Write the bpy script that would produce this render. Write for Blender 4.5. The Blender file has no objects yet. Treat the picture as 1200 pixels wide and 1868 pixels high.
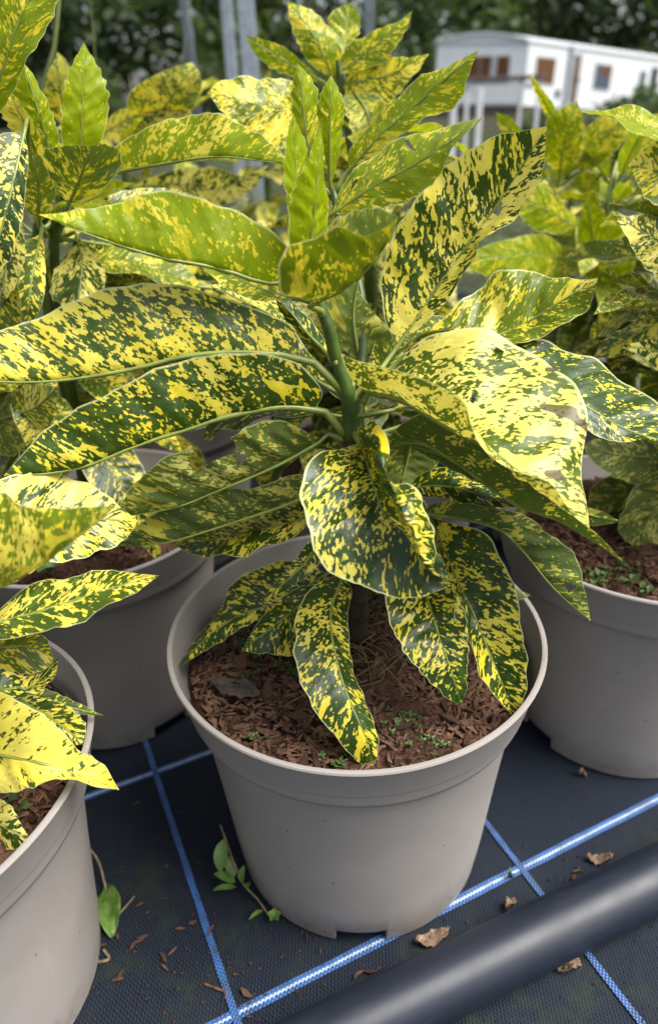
import bpy, bmesh, math, random
import numpy as np
from mathutils import Vector, Matrix, Quaternion

random.seed(7); RNG = np.random.default_rng(7)
R = math.radians
sc = bpy.context.scene
COL = sc.collection

# ------------------------------------------------------------------ camera
F, PITCH, ROLL, CAMH = 1340.0, R(29.07), R(-2.1), 0.594      # photo pixels, 1200 x 1868
cam_d = bpy.data.cameras.new('camera'); cam = bpy.data.objects.new('camera', cam_d); COL.objects.link(cam)
cam_d.sensor_fit = 'VERTICAL'; cam_d.sensor_height = 36.0; cam_d.sensor_width = 36.0
cam_d.lens = 36.0 * F / 1868.0
cam_d.clip_start = 0.01; cam_d.clip_end = 600
cam.matrix_world = Matrix.Translation((0, 0, CAMH)) @ Matrix.Rotation(R(90) - PITCH, 4, 'X') @ Matrix.Rotation(ROLL, 4, 'Z')
cam_d.dof.use_dof = True; cam_d.dof.focus_distance = 0.47; cam_d.dof.aperture_fstop = 5.2
sc.camera = cam
# ------------------------------------------------------------------ world, sun, exposure
SUN_EL, SUN_AZ = 56.0, 106.0          # azimuth from +Y (away from camera) towards +X
w = bpy.data.worlds.new('World'); sc.world = w; w.use_nodes = True
wn = w.node_tree; wn.nodes.clear()
sky = wn.nodes.new('ShaderNodeTexSky'); sky.sky_type = 'NISHITA'; sky.sun_disc = False
sky.sun_elevation = R(SUN_EL); sky.sun_rotation = R(SUN_AZ); sky.air_density = 1.0; sky.dust_density = 4.0; sky.ozone_density = 1.0
hs = wn.nodes.new('ShaderNodeHueSaturation'); hs.inputs['Saturation'].default_value = 0.6
bg = wn.nodes.new('ShaderNodeBackground'); bg.inputs['Strength'].default_value = 0.07
wo = wn.nodes.new('ShaderNodeOutputWorld')
wn.links.new(sky.outputs[0], hs.inputs['Color']); wn.links.new(hs.outputs[0], bg.inputs[0]); wn.links.new(bg.outputs[0], wo.inputs[0])
sl = bpy.data.lights.new('sun', 'SUN'); so = bpy.data.objects.new('sun', sl); COL.objects.link(so)
sl.energy = 1.5; sl.angle = R(40); sl.color = (1.0, 0.98, 0.95)
sd = Vector((math.sin(R(SUN_AZ)) * math.cos(R(SUN_EL)), math.cos(R(SUN_AZ)) * math.cos(R(SUN_EL)), math.sin(R(SUN_EL))))
so.rotation_euler = sd.to_track_quat('Z', 'Y').to_euler(); so.location = (0, 0, 8)
sc.view_settings.view_transform = 'Standard'; sc.view_settings.look = 'None'
sc.view_settings.exposure = 1.92; sc.view_settings.gamma = 1.0; sc.view_settings.use_curve_mapping = False
sc.render.engine = 'CYCLES'
sc.cycles.use_denoising = True
try:
    sc.cycles.denoiser = 'OPENIMAGEDENOISE'; sc.cycles.denoising_input_passes = 'RGB_ALBEDO_NORMAL'
except Exception: pass
sc.cycles.max_bounces = 8; sc.cycles.diffuse_bounces = 4; sc.cycles.transmission_bounces = 6; sc.cycles.transparent_max_bounces = 6
sc.cycles.sample_clamp_indirect = 6

# ------------------------------------------------------------------ pixel <-> place
_cp, _sp = math.cos(PITCH), math.sin(PITCH)
def ray(x, y):
    X, Y = x - 600.0, y - 934.0
    c, s = math.cos(-ROLL), math.sin(-ROLL)
    X, Y = X * c - Y * s, X * s + Y * c
    u = -Y / F
    return (X / F, _cp + u * _sp, -_sp + u * _cp)
def gp(x, y, z=0.0):                       # where the pixel's ray meets the level z
    d = ray(x, y); t = (z - CAMH) / d[2]
    return Vector((d[0] * t, d[1] * t, z))
def yp(x, y, Y):                           # where it meets the upright plane at distance Y
    d = ray(x, y); t = Y / d[1]
    return Vector((d[0] * t, Y, CAMH + d[2] * t))
def pj(p):
    z = p[2] - CAMH; dd = p[1] * _cp - z * _sp; u = p[1] * _sp + z * _cp
    X, Y = F * p[0] / dd, -F * u / dd
    c, s = math.cos(ROLL), math.sin(ROLL)
    return 600 + X * c - Y * s, 934 + X * s + Y * c

# ------------------------------------------------------------------ object helpers
def tag(o, label=None, cat=None, group=None, kind=None):
    if label: o['label'] = label
    if cat: o['category'] = cat
    if group: o['group'] = group
    if kind: o['kind'] = kind
    return o
def empty(name, loc=(0, 0, 0), rz=0.0):
    o = bpy.data.objects.new(name, None); COL.objects.link(o); o.location = loc; o.rotation_euler = (0, 0, rz)
    o.empty_display_size = 0.05
    return o
def link(name, me, parent=None, mat=None):
    o = bpy.data.objects.new(name, me); COL.objects.link(o)
    if parent is not None: o.parent = parent
    if mat is not None and len(me.materials) == 0: me.materials.append(mat)
    return o
def meshdata(name, verts, faces, mat=None, smooth=True, mats=None, fm=None):
    me = bpy.data.meshes.new(name); me.from_pydata([tuple(v) for v in verts], [], faces)
    if mats:
        for m in mats: me.materials.append(m)
        if fm: me.polygons.foreach_set('material_index', fm)
    elif mat: me.materials.append(mat)
    if smooth: me.polygons.foreach_set('use_smooth', [True] * len(me.polygons))
    me.update()
    return me
class MB:
    """collects boxes / bars / tubes into one mesh"""
    def __init__(s): s.v = []; s.f = []
    def add(s, v, f):
        n = len(s.v); s.v += [tuple(q) for q in v]; s.f += [tuple(i + n for i in q) for q in f]; return s
    def box(s, x0, x1, y0, y1, z0, z1):
        return s.add([(x0,y0,z0),(x1,y0,z0),(x1,y1,z0),(x0,y1,z0),(x0,y0,z1),(x1,y0,z1),(x1,y1,z1),(x0,y1,z1)],
                     [(3,2,1,0),(4,5,6,7),(0,1,5,4),(1,2,6,5),(2,3,7,6),(3,0,4,7)])
    def tube(s, pts, rad, seg=8, cap=True):
        pts = [Vector(p) for p in pts]; n = len(pts)
        if not hasattr(rad, '__len__'): rad = [rad] * n
        t0 = (pts[1] - pts[0]).normalized(); ref = t0.orthogonal().normalized(); vs = []; fs = []
        for i, p in enumerate(pts):
            t = (pts[min(i + 1, n - 1)] - pts[max(i - 1, 0)])
            t = t.normalized() if t.length > 1e-9 else t0
            ref = (ref - t * ref.dot(t)); ref = ref.normalized() if ref.length > 1e-9 else t.orthogonal().normalized()
            b = t.cross(ref)
            for k in range(seg):
                a = 2 * math.pi * k / seg; vs.append(p + (ref * math.cos(a) + b * math.sin(a)) * rad[i])
        for i in range(n - 1):
            for k in range(seg):
                a, b_ = i * seg + k, i * seg + (k + 1) % seg
                fs.append((a, b_, b_ + seg, a + seg))
        if cap: fs += [tuple(range(seg))[::-1], tuple((n - 1) * seg + k for k in range(seg))]
        return s.add(vs, fs)
    def obj(s, name, mat, parent=None, smooth=True, bevel=0):
        o = link(name, meshdata(name, s.v, s.f, mat, smooth), parent)
        if bevel:
            m = o.modifiers.new('bevel', 'BEVEL'); m.width = bevel; m.segments = 2; m.limit_method = 'ANGLE'
        return o
def catmull(pts, n):
    """n points evenly spaced along a smooth curve through pts (numpy k x d)"""
    p = np.asarray(pts, float)
    if len(p) == 2:
        t = np.linspace(0, 1, n)[:, None]; return p[0] * (1 - t) + p[1] * t
    q = np.vstack([2 * p[0] - p[1], p, 2 * p[-1] - p[-2]]); out = []
    for i in range(1, len(q) - 2):
        t = np.linspace(0, 1, 16, endpoint=False)[:, None]
        a, b, c, d = q[i - 1], q[i], q[i + 1], q[i + 2]
        out.append(.5 * ((2 * b) + (c - a) * t + (2 * a - 5 * b + 4 * c - d) * t ** 2 + (3 * b - a - 3 * c + d) * t ** 3))
    out = np.vstack(out + [p[-1:]])
    s = np.concatenate([[0], np.cumsum(np.linalg.norm(np.diff(out, axis=0), axis=1))]); s /= s[-1]
    u = np.linspace(0, 1, n)
    return np.stack([np.interp(u, s, out[:, k]) for k in range(out.shape[1])], 1)

# ------------------------------------------------------------------ materials
class NT:
    def __init__(s, name):
        s.m = bpy.data.materials.new(name); s.m.use_nodes = True; s.t = s.m.node_tree; s.t.nodes.clear()
        s.out = s.n('ShaderNodeOutputMaterial')
    def n(s, typ, **kw):
        x = s.t.nodes.new(typ)
        for k, v in kw.items(): setattr(x, k, v)
        return x
    def l(s, a, b): s.t.links.new(a, b)
    def sock(s, node_in, v):
        if isinstance(v, bpy.types.NodeSocket): s.l(v, node_in)
        elif v is not None:
            try: node_in.default_value = v
            except Exception: node_in.default_value = (*v, 1) if len(v) == 3 else v
    def math(s, op, a, b=None, c=None, clamp=False):
        x = s.n('ShaderNodeMath', operation=op); x.use_clamp = clamp
        s.sock(x.inputs[0], a)
        if b is not None: s.sock(x.inputs[1], b)
        if c is not None: s.sock(x.inputs[2], c)
        return x.outputs[0]
    def mix(s, fac, a, b, bl='MIX'):
        x = s.n('ShaderNodeMix', data_type='RGBA', blend_type=bl)
        s.sock(x.inputs[0], fac); s.sock(x.inputs[6], a); s.sock(x.inputs[7], b)
        return x.outputs[2]
    def noise(s, vec, scale, detail=2, rough=.5, dist=0, dim='3D'):
        x = s.n('ShaderNodeTexNoise', noise_dimensions=dim)
        if vec is not None: s.l(vec, x.inputs['Vector'])
        x.inputs['Scale'].default_value = scale; x.inputs['Detail'].default_value = detail
        x.inputs['Roughness'].default_value = rough; x.inputs['Distortion'].default_value = dist
        return x.outputs[0]
    def step(s, v, lo, hi):
        x = s.n('ShaderNodeMapRange', interpolation_type='SMOOTHSTEP')
        s.sock(x.inputs[0], v); s.sock(x.inputs[1], lo); s.sock(x.inputs[2], hi)
        return x.outputs[0]
    def xyz(s, x, y, z):
        c = s.n('ShaderNodeCombineXYZ'); s.sock(c.inputs[0], x); s.sock(c.inputs[1], y); s.sock(c.inputs[2], z); return c.outputs[0]
    def sep(s, v):
        c = s.n('ShaderNodeSeparateXYZ'); s.l(v, c.inputs[0]); return c.outputs
    def attr(s, name, typ='OBJECT'):
        return s.n('ShaderNodeAttribute', attribute_type=typ, attribute_name=name).outputs['Fac']
    def bump(s, h, strength=.3, dist=.001):
        b = s.n('ShaderNodeBump'); b.inputs['Strength'].default_value = strength; b.inputs['Distance'].default_value = dist
        s.l(h, b.inputs['Height']); return b.outputs[0]
    def bsdf(s, col, rough=.5, spec=.5, normal=None, metal=0, out=True):
        b = s.n('ShaderNodeBsdfPrincipled'); s.sock(b.inputs['Base Color'], col); s.sock(b.inputs['Roughness'], rough)
        s.sock(b.inputs['Specular IOR Level'], spec); s.sock(b.inputs['Metallic'], metal)
        if normal is not None: s.l(normal, b.inputs['Normal'])
        if out: s.l(b.outputs[0], s.out.inputs[0])
        return b
    def objco(s): return s.n('ShaderNodeTexCoord').outputs['Object']
    def rnd(s): return s.n('ShaderNodeObjectInfo').outputs['Random']

def leaf_material():
    g = NT('spotted_leaf')
    uvm = g.n('ShaderNodeUVMap', uv_map='metric').outputs[0]; uvn = g.n('ShaderNodeUVMap', uv_map='norm').outputs[0]
    s_, w_, _ = g.sep(uvm); u_, v_, _ = g.sep(uvn)
    rnd = g.rnd(); seed = g.math('MULTIPLY', rnd, 37.0)
    mature, cov, cream = g.attr('mature'), g.attr('coverage'), g.attr('cream')
    aw = g.math('ABSOLUTE', w_); side = g.math('SIGN', w_)
    vein = g.math('SUBTRACT', s_, g.math('MULTIPLY', aw, .75))
    p = g.xyz(vein, g.math('MULTIPLY', aw, .66), g.math('ADD', seed, g.math('MULTIPLY', side, 3.1)))
    n1 = g.noise(p, 92, 3, .6, .5); n2 = g.noise(p, 430, 2, .5, .2); nb = g.noise(p, 42, 3, .55, .6); n3 = g.noise(p, 24, 1, .5); n4 = g.noise(p, 120, 3, .6, .3)
    val = g.math('ADD', g.math('MULTIPLY', n1, .48), g.math('MULTIPLY', n2, .52))
    val = g.math('ADD', val, g.math('MULTIPLY', g.math('SUBTRACT', n3, .5), .20))
    thr = g.math('ADD', g.math('SUBTRACT', .646, g.math('MULTIPLY', cov, .205)), g.math('MULTIPLY', g.math('SUBTRACT', 1, mature), .022))
    mask = g.step(val, g.math('SUBTRACT', thr, .008), g.math('ADD', thr, .014))
    big = g.step(g.math('ADD', nb, g.math('MULTIPLY', g.math('SUBTRACT', n1, .5), .25)), g.math('SUBTRACT', .70, g.math('MULTIPLY', cov, .13)), g.math('SUBTRACT', .715, g.math('MULTIPLY', cov, .13)))
    mask = g.math('MAXIMUM', mask, g.math('MULTIPLY', big, g.math('ADD', .35, g.math('MULTIPLY', mature, .65))))
    vo = g.n('ShaderNodeTexVoronoi', feature='F1'); vo.inputs['Scale'].default_value = 340; g.l(p, vo.inputs['Vector']); vo.inputs['Randomness'].default_value = 1.
    vr = g.sep(vo.outputs['Color'])[0]
    rad_ = g.math('MULTIPLY', g.math('SUBTRACT', vr, g.math('SUBTRACT', g.math('ADD', .62, g.math('MULTIPLY', mature, .16)), g.math('MULTIPLY', cov, .55))), .62)
    dots = g.math('SUBTRACT', 1, g.step(g.math('SUBTRACT', g.math('ADD', vo.outputs['Distance'], g.math('MULTIPLY', n2, .2)), rad_), .02, .08))
    mask = g.math('MAXIMUM', mask, g.math('MULTIPLY', dots, .9))
    # half-tone greens between dark green and yellow
    half = g.step(g.math('ADD', g.math('MULTIPLY', n4, .6), g.math('MULTIPLY', n1, .4)), .50, .545)
    gdark = g.mix(mature, (.255, .335, .004, 1), (.024, .056, .006, 1))
    gmid = g.mix(mature, (.34, .42, .006, 1), (.050, .098, .011, 1))
    green = g.mix(g.math('MULTIPLY', half, .75), gdark, gmid)
    yellow = g.mix(g.math('ADD', g.math('MULTIPLY', cream, .8), g.math('MULTIPLY', g.math('SUBTRACT', n3, .5), 1.2), clamp=True),
                   (.72, .585, .018, 1), (.78, .71, .20, 1))
    col = g.mix(mask, green, yellow)
    # midrib and pale margin
    rib = g.math('SUBTRACT', 1, g.step(aw, .0005, .0013)); ribw = g.math('MULTIPLY', rib, g.math('SUBTRACT', .75, g.math('MULTIPLY', u_, .6)))
    col = g.mix(g.math('MULTIPLY', ribw, .6), col, (.34, .42, .07, 1))
    edge = g.step(g.math('ABSOLUTE', g.math('SUBTRACT', g.math('MULTIPLY', v_, 2), 1)), .955, .99)
    col = g.mix(g.math('MULTIPLY', edge, .8), col, (.66, .66, .30, 1))
    # bruises, a few
    br = g.noise(p, 46, 2, .5); br = g.step(g.math('ADD', br, g.math('MULTIPLY', g.attr('bruise'), .075)), .745, .762); col = g.mix(g.math('MULTIPLY', br, .85), col, (.035, .02, .012, 1))
    geo = g.n('ShaderNodeNewGeometry'); back = geo.outputs['Backfacing']
    under = g.mix(.42, col, (.20, .26, .07, 1)); colf = g.mix(back, col, under)
    lat = g.math('SINE', g.math('MULTIPLY', vein, 640))
    h = g.math('ADD', g.math('MULTIPLY', lat, .16), g.math('ADD', g.math('MULTIPLY', g.noise(p, 150, 2), .9), g.math('MULTIPLY', mask, .12)))
    h = g.math('SUBTRACT', h, g.math('MULTIPLY', rib, .8))
    nrm = g.bump(h, .55, .0012)
    rough = g.math('ADD', g.math('ADD', .27, g.math('MULTIPLY', n4, .16)), g.math('MULTIPLY', back, .22))
    b = g.bsdf(colf, rough, g.math('ADD', .26, g.math('MULTIPLY', mature, .16)), nrm, out=False)
    tr = g.n('ShaderNodeBsdfTranslucent'); g.l(g.mix(.35, g.mix(1.0, col, (1.0, .97, .55, 1), 'MULTIPLY'), col), tr.inputs[0]); g.l(nrm, tr.inputs[1])
    ms = g.n('ShaderNodeMixShader'); g.sock(ms.inputs[0], g.math('ADD', .26, g.math('MULTIPLY', g.math('SUBTRACT', 1, mature), .17)))
    g.l(b.outputs[0], ms.inputs[1]); g.l(tr.outputs[0], ms.inputs[2]); g.l(ms.outputs[0], g.out.inputs[0])
    return g.m
M_LEAF = leaf_material()

def simple(name, col, rough=.5, spec=.5, var=.25, scale=60, col2=None, bump=0, bscale=200, bdist=.001, metal=0, rndvar=0):
    g = NT(name); oc = g.objco(); n = g.noise(oc, scale, 4, .6)
    c2 = col2 or tuple(c * (1 - var) for c in col)
    c = g.mix(g.step(n, .35, .65), (*c2, 1), (*col, 1))
    if rndvar:
        hv = g.n('ShaderNodeHueSaturation'); g.l(c, hv.inputs['Color'])
        g.sock(hv.inputs['Value'], g.math('ADD', 1 - rndvar, g.math('MULTIPLY', g.rnd(), 2 * rndvar))); c = hv.outputs[0]
    nrm = g.bump(g.noise(oc, bscale, 3), bump, bdist) if bump else None
    g.bsdf(c, rough, spec, nrm, metal)
    return g.m
M_STEM = simple('green_stem', (.055, .10, .015), .4, .5, .4, 90, bump=.2)
M_PETIOLE = simple('pale_petiole', (.22, .27, .05), .38, .5, .3, 70)
M_BARKSTEM = simple('brown_stem', (.055, .04, .022), .75, .3, .5, 160, bump=.6, bdist=.002)
M_CHIP = simple('bark_chip', (.125, .066, .040), .85, .25, .55, 130, bump=.6, bscale=300, bdist=.001, rndvar=.5)
M_FIBRE = simple('bark_fibre', (.085, .040, .024), .9, .2, .5, 200, rndvar=.2)
M_STRAW = simple('dry_root', (.22, .17, .10), .8, .2, .4, 200)
M_SEEDL = simple('seedling_green', (.085, .15, .035), .5, .4, .35, 150)
M_WEED = simple('weed_leaf', (.11, .20, .035), .45, .4, .4, 80)
M_DRYLEAF = simple('dry_leaf', (.30, .20, .13), .8, .3, .5, 90)
M_GREYLEAF = simple('dead_grey_leaf', (.085, .062, .048), .8, .3, .5, 90)

def pot_material():
    g = NT('taupe_plastic'); oc = g.objco(); x, y, z = g.sep(oc)
    n = g.noise(oc, 9, 4, .6); fine = g.noise(oc, 420, 2, .5)
    c = g.mix(g.step(n, .3, .7), (.265, .238, .214, 1), (.305, .276, .250, 1))
    # scuffs: thin pale wandering lines, mostly upright
    sv = g.xyz(g.math('MULTIPLY', x, 1), g.math('MULTIPLY', y, 1), g.math('MULTIPLY', z, .22))
    sn = g.noise(sv, 17, 1, .5); sc_ = g.math('SUBTRACT', 1, g.step(g.math('ABSOLUTE', g.math('SUBTRACT', sn, .56)), .0008, .003))
    pm = g.step(g.noise(oc, 7, 2), .52, .62)
    c = g.mix(g.math('MULTIPLY', g.math('MULTIPLY', sc_, pm), .20), c, (.42, .40, .38, 1))
    sp = g.noise(oc, 170, 1, .5); c = g.mix(g.step(sp, .80, .815), c, (.07, .055, .045, 1))
    # splashed soil towards the foot
    dirt = g.math('MULTIPLY', g.math('SUBTRACT', 1, g.step(z, .0, .05)), g.step(g.noise(oc, 60, 4, .7), .46, .72))
    c = g.mix(g.math('MULTIPLY', dirt, .5), c, (.11, .105, .075, 1))
    r = g.math('ADD', .40, g.math('MULTIPLY', n, .16))
    g.bsdf(c, r, .45, g.bump(g.math('ADD', fine, g.math('MULTIPLY', n, 3)), .10, .0006))
    return g.m
M_POT = pot_material()

def soil_material():
    g = NT('bark_compost'); oc = g.objco(); n = g.noise(oc, 55, 5, .7); n2 = g.noise(oc, 330, 4, .7); n3 = g.noise(oc, 16, 2)
    c = g.mix(g.step(n2, .36, .66), (.020, .011, .007, 1), (.105, .050, .030, 1))
    c = g.mix(g.math('MULTIPLY', g.step(n3, .5, .62), .6), c, (.125, .062, .036, 1))
    c = g.mix(g.math('MULTIPLY', g.step(n, .60, .66), .35), c, (.04, .07, .018, 1))
    g.bsdf(c, .92, .2, g.bump(n2, .8, .004)); return g.m
M_SOIL = soil_material()

def mat_material():
    g = NT('woven_matting'); oc = g.objco(); x, y, _ = g.sep(oc)
    k = 2 * math.pi / .0030
    sx = g.math('SINE', g.math('MULTIPLY', x, k)); sy = g.math('SINE', g.math('MULTIPLY', y, k * .5))
    wv = g.math('MULTIPLY', sx, sy)                               # over / under of the two threads
    rib = g.math('ABSOLUTE', g.math('SINE', g.math('MULTIPLY', x, k)))
    h = g.math('ADD', g.math('MULTIPLY', wv, .6), g.math('MULTIPLY', rib, .6))
    n = g.noise(oc, 14, 4, .65); n2 = g.noise(oc, 260, 3, .6); n3 = g.noise(oc, 3.2, 3, .6)
    c = g.mix(g.step(wv, -.5, .6), (.0055, .008, .014, 1), (.018, .025, .038, 1))
    c = g.mix(g.math('MULTIPLY', g.step(n, .45, .7), .30), c, (.024, .028, .034, 1))        # dust
    al = g.math('MULTIPLY', g.step(g.noise(oc, 24, 4, .7), .47, .66), g.step(n3, .48, .6))
    c = g.mix(g.math('MULTIPLY', al, .5), c, (.026, .038, .018, 1))                         # algae
    c = g.mix(g.math('MULTIPLY', g.step(n2, .69, .74), .5), c, (.085, .085, .08, 1))
    g.bsdf(c, .62, .15, g.bump(h, .55, .0008)); return g.m
M_MAT = mat_material()

def stripe_material(name, white):
    g = NT(name); uv = g.n('ShaderNodeUVMap', uv_map='metric').outputs[0]; s, w_, _ = g.sep(uv)
    a = g.math('SINE', g.math('MULTIPLY', s, 2 * math.pi / .0034))
    chk = g.math('MULTIPLY', a, g.math('SINE', g.math('MULTIPLY', w_, 2 * math.pi / .0034)))
    n = g.noise(g.objco(), 40, 3, .6)
    blue = g.mix(g.step(n, .3, .7), (.022, .085, .25, 1), (.040, .135, .38, 1))
    c = g.mix(g.math('MULTIPLY', g.step(chk, -.1, .5), .55), blue, (.012, .020, .05, 1))
    if white:
        z = g.math('ABSOLUTE', g.math('SUBTRACT', w_, g.math('MULTIPLY', a, .0005)))
        c = g.mix(g.math('SUBTRACT', 1, g.step(z, .0006, .0012)), c, (.42, .50, .58, 1))
        z2 = g.step(g.math('ABSOLUTE', w_), .0009, .0014)
    c = g.mix(g.math('MULTIPLY', g.step(g.noise(g.objco(), 70, 4, .7), .42, .72), .45 if white else .7), c, (.022, .028, .034, 1))
    g.bsdf(c, .45, .5, g.bump(chk, .5, .0006)); return g.m
M_STRIPE = stripe_material('blue_stripe', False); M_STRIPEW = stripe_material('blue_white_stripe', True)

def pipe_material():
    g = NT('black_polyethylene'); oc = g.objco(); x, y, z = g.sep(oc)
    v = g.xyz(g.math('MULTIPLY', x, .06), y, z)
    st = g.noise(v, 190, 3, .6); n = g.noise(oc, 30, 4, .7)
    c = g.mix(g.step(st, .5, .75), (.009, .013, .022, 1), (.016, .022, .036, 1))  # blue of the reflected sky is put into the black base colour
    c = g.mix(g.math('MULTIPLY', g.step(n, .55, .75), .3), c, (.03, .03, .03, 1))
    g.bsdf(c, g.math('ADD', .34, g.math('MULTIPLY', n, .22)), .42, g.bump(st, .15, .0006)); return g.m
M_PIPE = pipe_material()
M_GALV = simple('galvanised_steel', (.34, .38, .43), .42, .5, .25, 25, metal=.35)
M_WHITEPOST = simple('white_paint_post', (.70, .71, .72), .5, .4, .15, 20)
M_TABLE = simple('weathered_table_top', (.12, .10, .085), .7, .3, .4, 12)
M_CARAVAN = simple('white_caravan_skin', (.62, .64, .65), .35, .5, .06, 3)
M_CARTRIM = simple('grey_trim', (.42, .44, .45), .45, .5, .2, 6)
M_CURTAIN = simple('brown_curtain', (.13, .060, .022), .8, .2, .45, 9)
M_DARK = simple('dark_gap', (.02, .02, .022), .7, .3, .3, 5)
M_SKIRT = simple('brown_skirting', (.13, .10, .075), .8, .2, .5, 3)
def glass_material():
    g = NT('window_glass'); b = g.bsdf((.05, .07, .11), .06, .8); return g.m
M_GLASS = glass_material()
def ground_material():
    g = NT('field_ground'); oc = g.objco(); n = g.noise(oc, .35, 5, .65); n2 = g.noise(oc, 9, 4, .7)
    c = g.mix(g.step(n, .40, .60), (.050, .048, .036, 1), (.034, .050, .018, 1)); c = g.mix(g.math('MULTIPLY', n2, .5), c, (.06, .052, .038, 1))
    g.bsdf(c, 1., .0, g.bump(n2, .6, .05)); return g.m
M_GROUND = ground_material()
M_TREELEAF = []
for i, c in enumerate([(.044, .072, .024), (.068, .105, .030), (.052, .066, .030)]):
    g = NT('tree_foliage'); b = g.bsdf(g.mix(g.rnd(), tuple(q * .8 for q in c) + (1,), tuple(q * 1.25 for q in c) + (1,)), .55, .35, out=False)
    tr = g.n('ShaderNodeBsdfTranslucent'); tr.inputs[0].default_value = (c[0] * 1.6, c[1] * 1.7, c[2], 1); ms = g.n('ShaderNodeMixShader'); ms.inputs[0].default_value = .3
    g.l(b.outputs[0], ms.inputs[1]); g.l(tr.outputs[0], ms.inputs[2]); g.l(ms.outputs[0], g.out.inputs[0]); M_TREELEAF.append(g.m)
M_TRUNK = simple('tree_bark', (.09, .07, .05), .9, .2, .5, 6)
M_GRASS = simple('wild_grass', (.17, .21, .06), .6, .3, .4, 8)

# ------------------------------------------------------------------ ground, matting
def grid_sheet(name, x0, x1, y0, y1, z, mat, n=2):
    v = []; f = []
    for j in range(n):
        for i in range(n): v.append((x0 + (x1 - x0) * i / (n - 1), y0 + (y1 - y0) * j / (n - 1), z))
    for j in range(n - 1):
        for i in range(n - 1): a = j * n + i; f.append((a, a + 1, a + n + 1, a + n))
    return link(name, meshdata(name, v, f, mat))
tag(grid_sheet('ground', -250, 250, -60, 440, -.006, M_GROUND), kind='structure')
MAT_A = R(24.3); mat_o = grid_sheet('weed_mat', -2.4, 2.6, -.75, 1.9, 0, M_MAT)
mat_o.rotation_euler = (0, 0, MAT_A); mat_o.location = (.05, .36, 0); tag(mat_o, kind='structure')
mat_inv = (Matrix.Translation((.05, .36, 0)) @ Matrix.Rotation(MAT_A, 4, 'Z')).inverted()
def stripe(name, y=None, x=None, wid=.010, mat=M_STRIPE, lo=-2.3, hi=2.5, z=.0011, wob=.002):
    n = 160; v = []; f = []; uv = []
    for i in range(n):
        t = lo + (hi - lo) * i / (n - 1); d = wob * math.sin(t * 3.1 + (y or 0) * 9 + (x or 0) * 5)
        for q in (-1, 1):
            e = q * wid / 2 + .0003 * math.sin(t * 900 + q)
            v.append((t, y + d + e, z) if y is not None else (x + d + e, t, z)); uv.append((t, q * wid / 2))
    for i in range(n - 1): f.append((2 * i, 2 * i + 2, 2 * i + 3, 2 * i + 1) if y is not None else (2 * i, 2 * i + 1, 2 * i + 3, 2 * i + 2))
    me = meshdata(name, v, f, mat); ul = me.uv_layers.new(name='metric')
    for lp in me.loops: ul.data[lp.index].uv = uv[lp.vertex_index]
    return link(name, me, mat_o)
_s1 = [mat_inv @ gp(*q) for q in ((395, 1868), (700, 1712), (860, 1632), (1200, 1462))]
_s2 = [mat_inv @ gp(*q) for q in ((165, 1453), (370, 1383))]
_p1 = [mat_inv @ gp(*q) for q in ((300, 1480), (375, 1680), (437, 1840))]
_p2 = [mat_inv @ gp(*q) for q in ((900, 1510), (985, 1625), (1060, 1760), (1170, 1868))]
mean = lambda L, k: sum(q[k] for q in L) / len(L)
ys1, ys2, xp1, xp2 = mean(_s1, 1), mean(_s2, 1), mean(_p1, 0), mean(_p2, 0)
stripe('woven_stripe', y=ys1, mat=M_STRIPEW, wid=.0088); stripe('woven_stripe', y=ys2, mat=M_STRIPEW, wid=.0078)
for k in (1, 2, 3, 4): stripe('woven_stripe', y=ys2 + k * (ys2 - ys1), mat=M_STRIPEW, wid=.008)
stripe('woven_stripe', x=xp1, lo=-.74, hi=1.88, wid=.0056, z=.0017); stripe('woven_stripe', x=xp2, lo=-.74, hi=1.88, wid=.0052, z=.0017)
for k in (-2, -1, 1, 2): stripe('woven_stripe', x=(xp2 if k > 0 else xp1) + k * (xp2 - xp1), lo=-.74, hi=1.88, wid=.0066, z=.0017)

# ------------------------------------------------------------------ pipe
def make_pipe():
    a = R(22.0); d = Vector((math.cos(a), math.sin(a), 0)); nrm = Vector((-math.sin(a), math.cos(a), 0)); r = .0236
    c = nrm * .2535 + Vector((0, 0, r + .0012))
    root = MB().tube([(t, .0012 * math.sin(t * 4), 0) for t in np.linspace(-1.6, 2.4, 60)], r, 40).obj('irrigation_pipe', M_PIPE)
    root.location = c; root.rotation_euler = (0, 0, a)
    tag(root, 'thick glossy black plastic pipe lying across the woven mat', 'pipe')
make_pipe()

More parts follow.
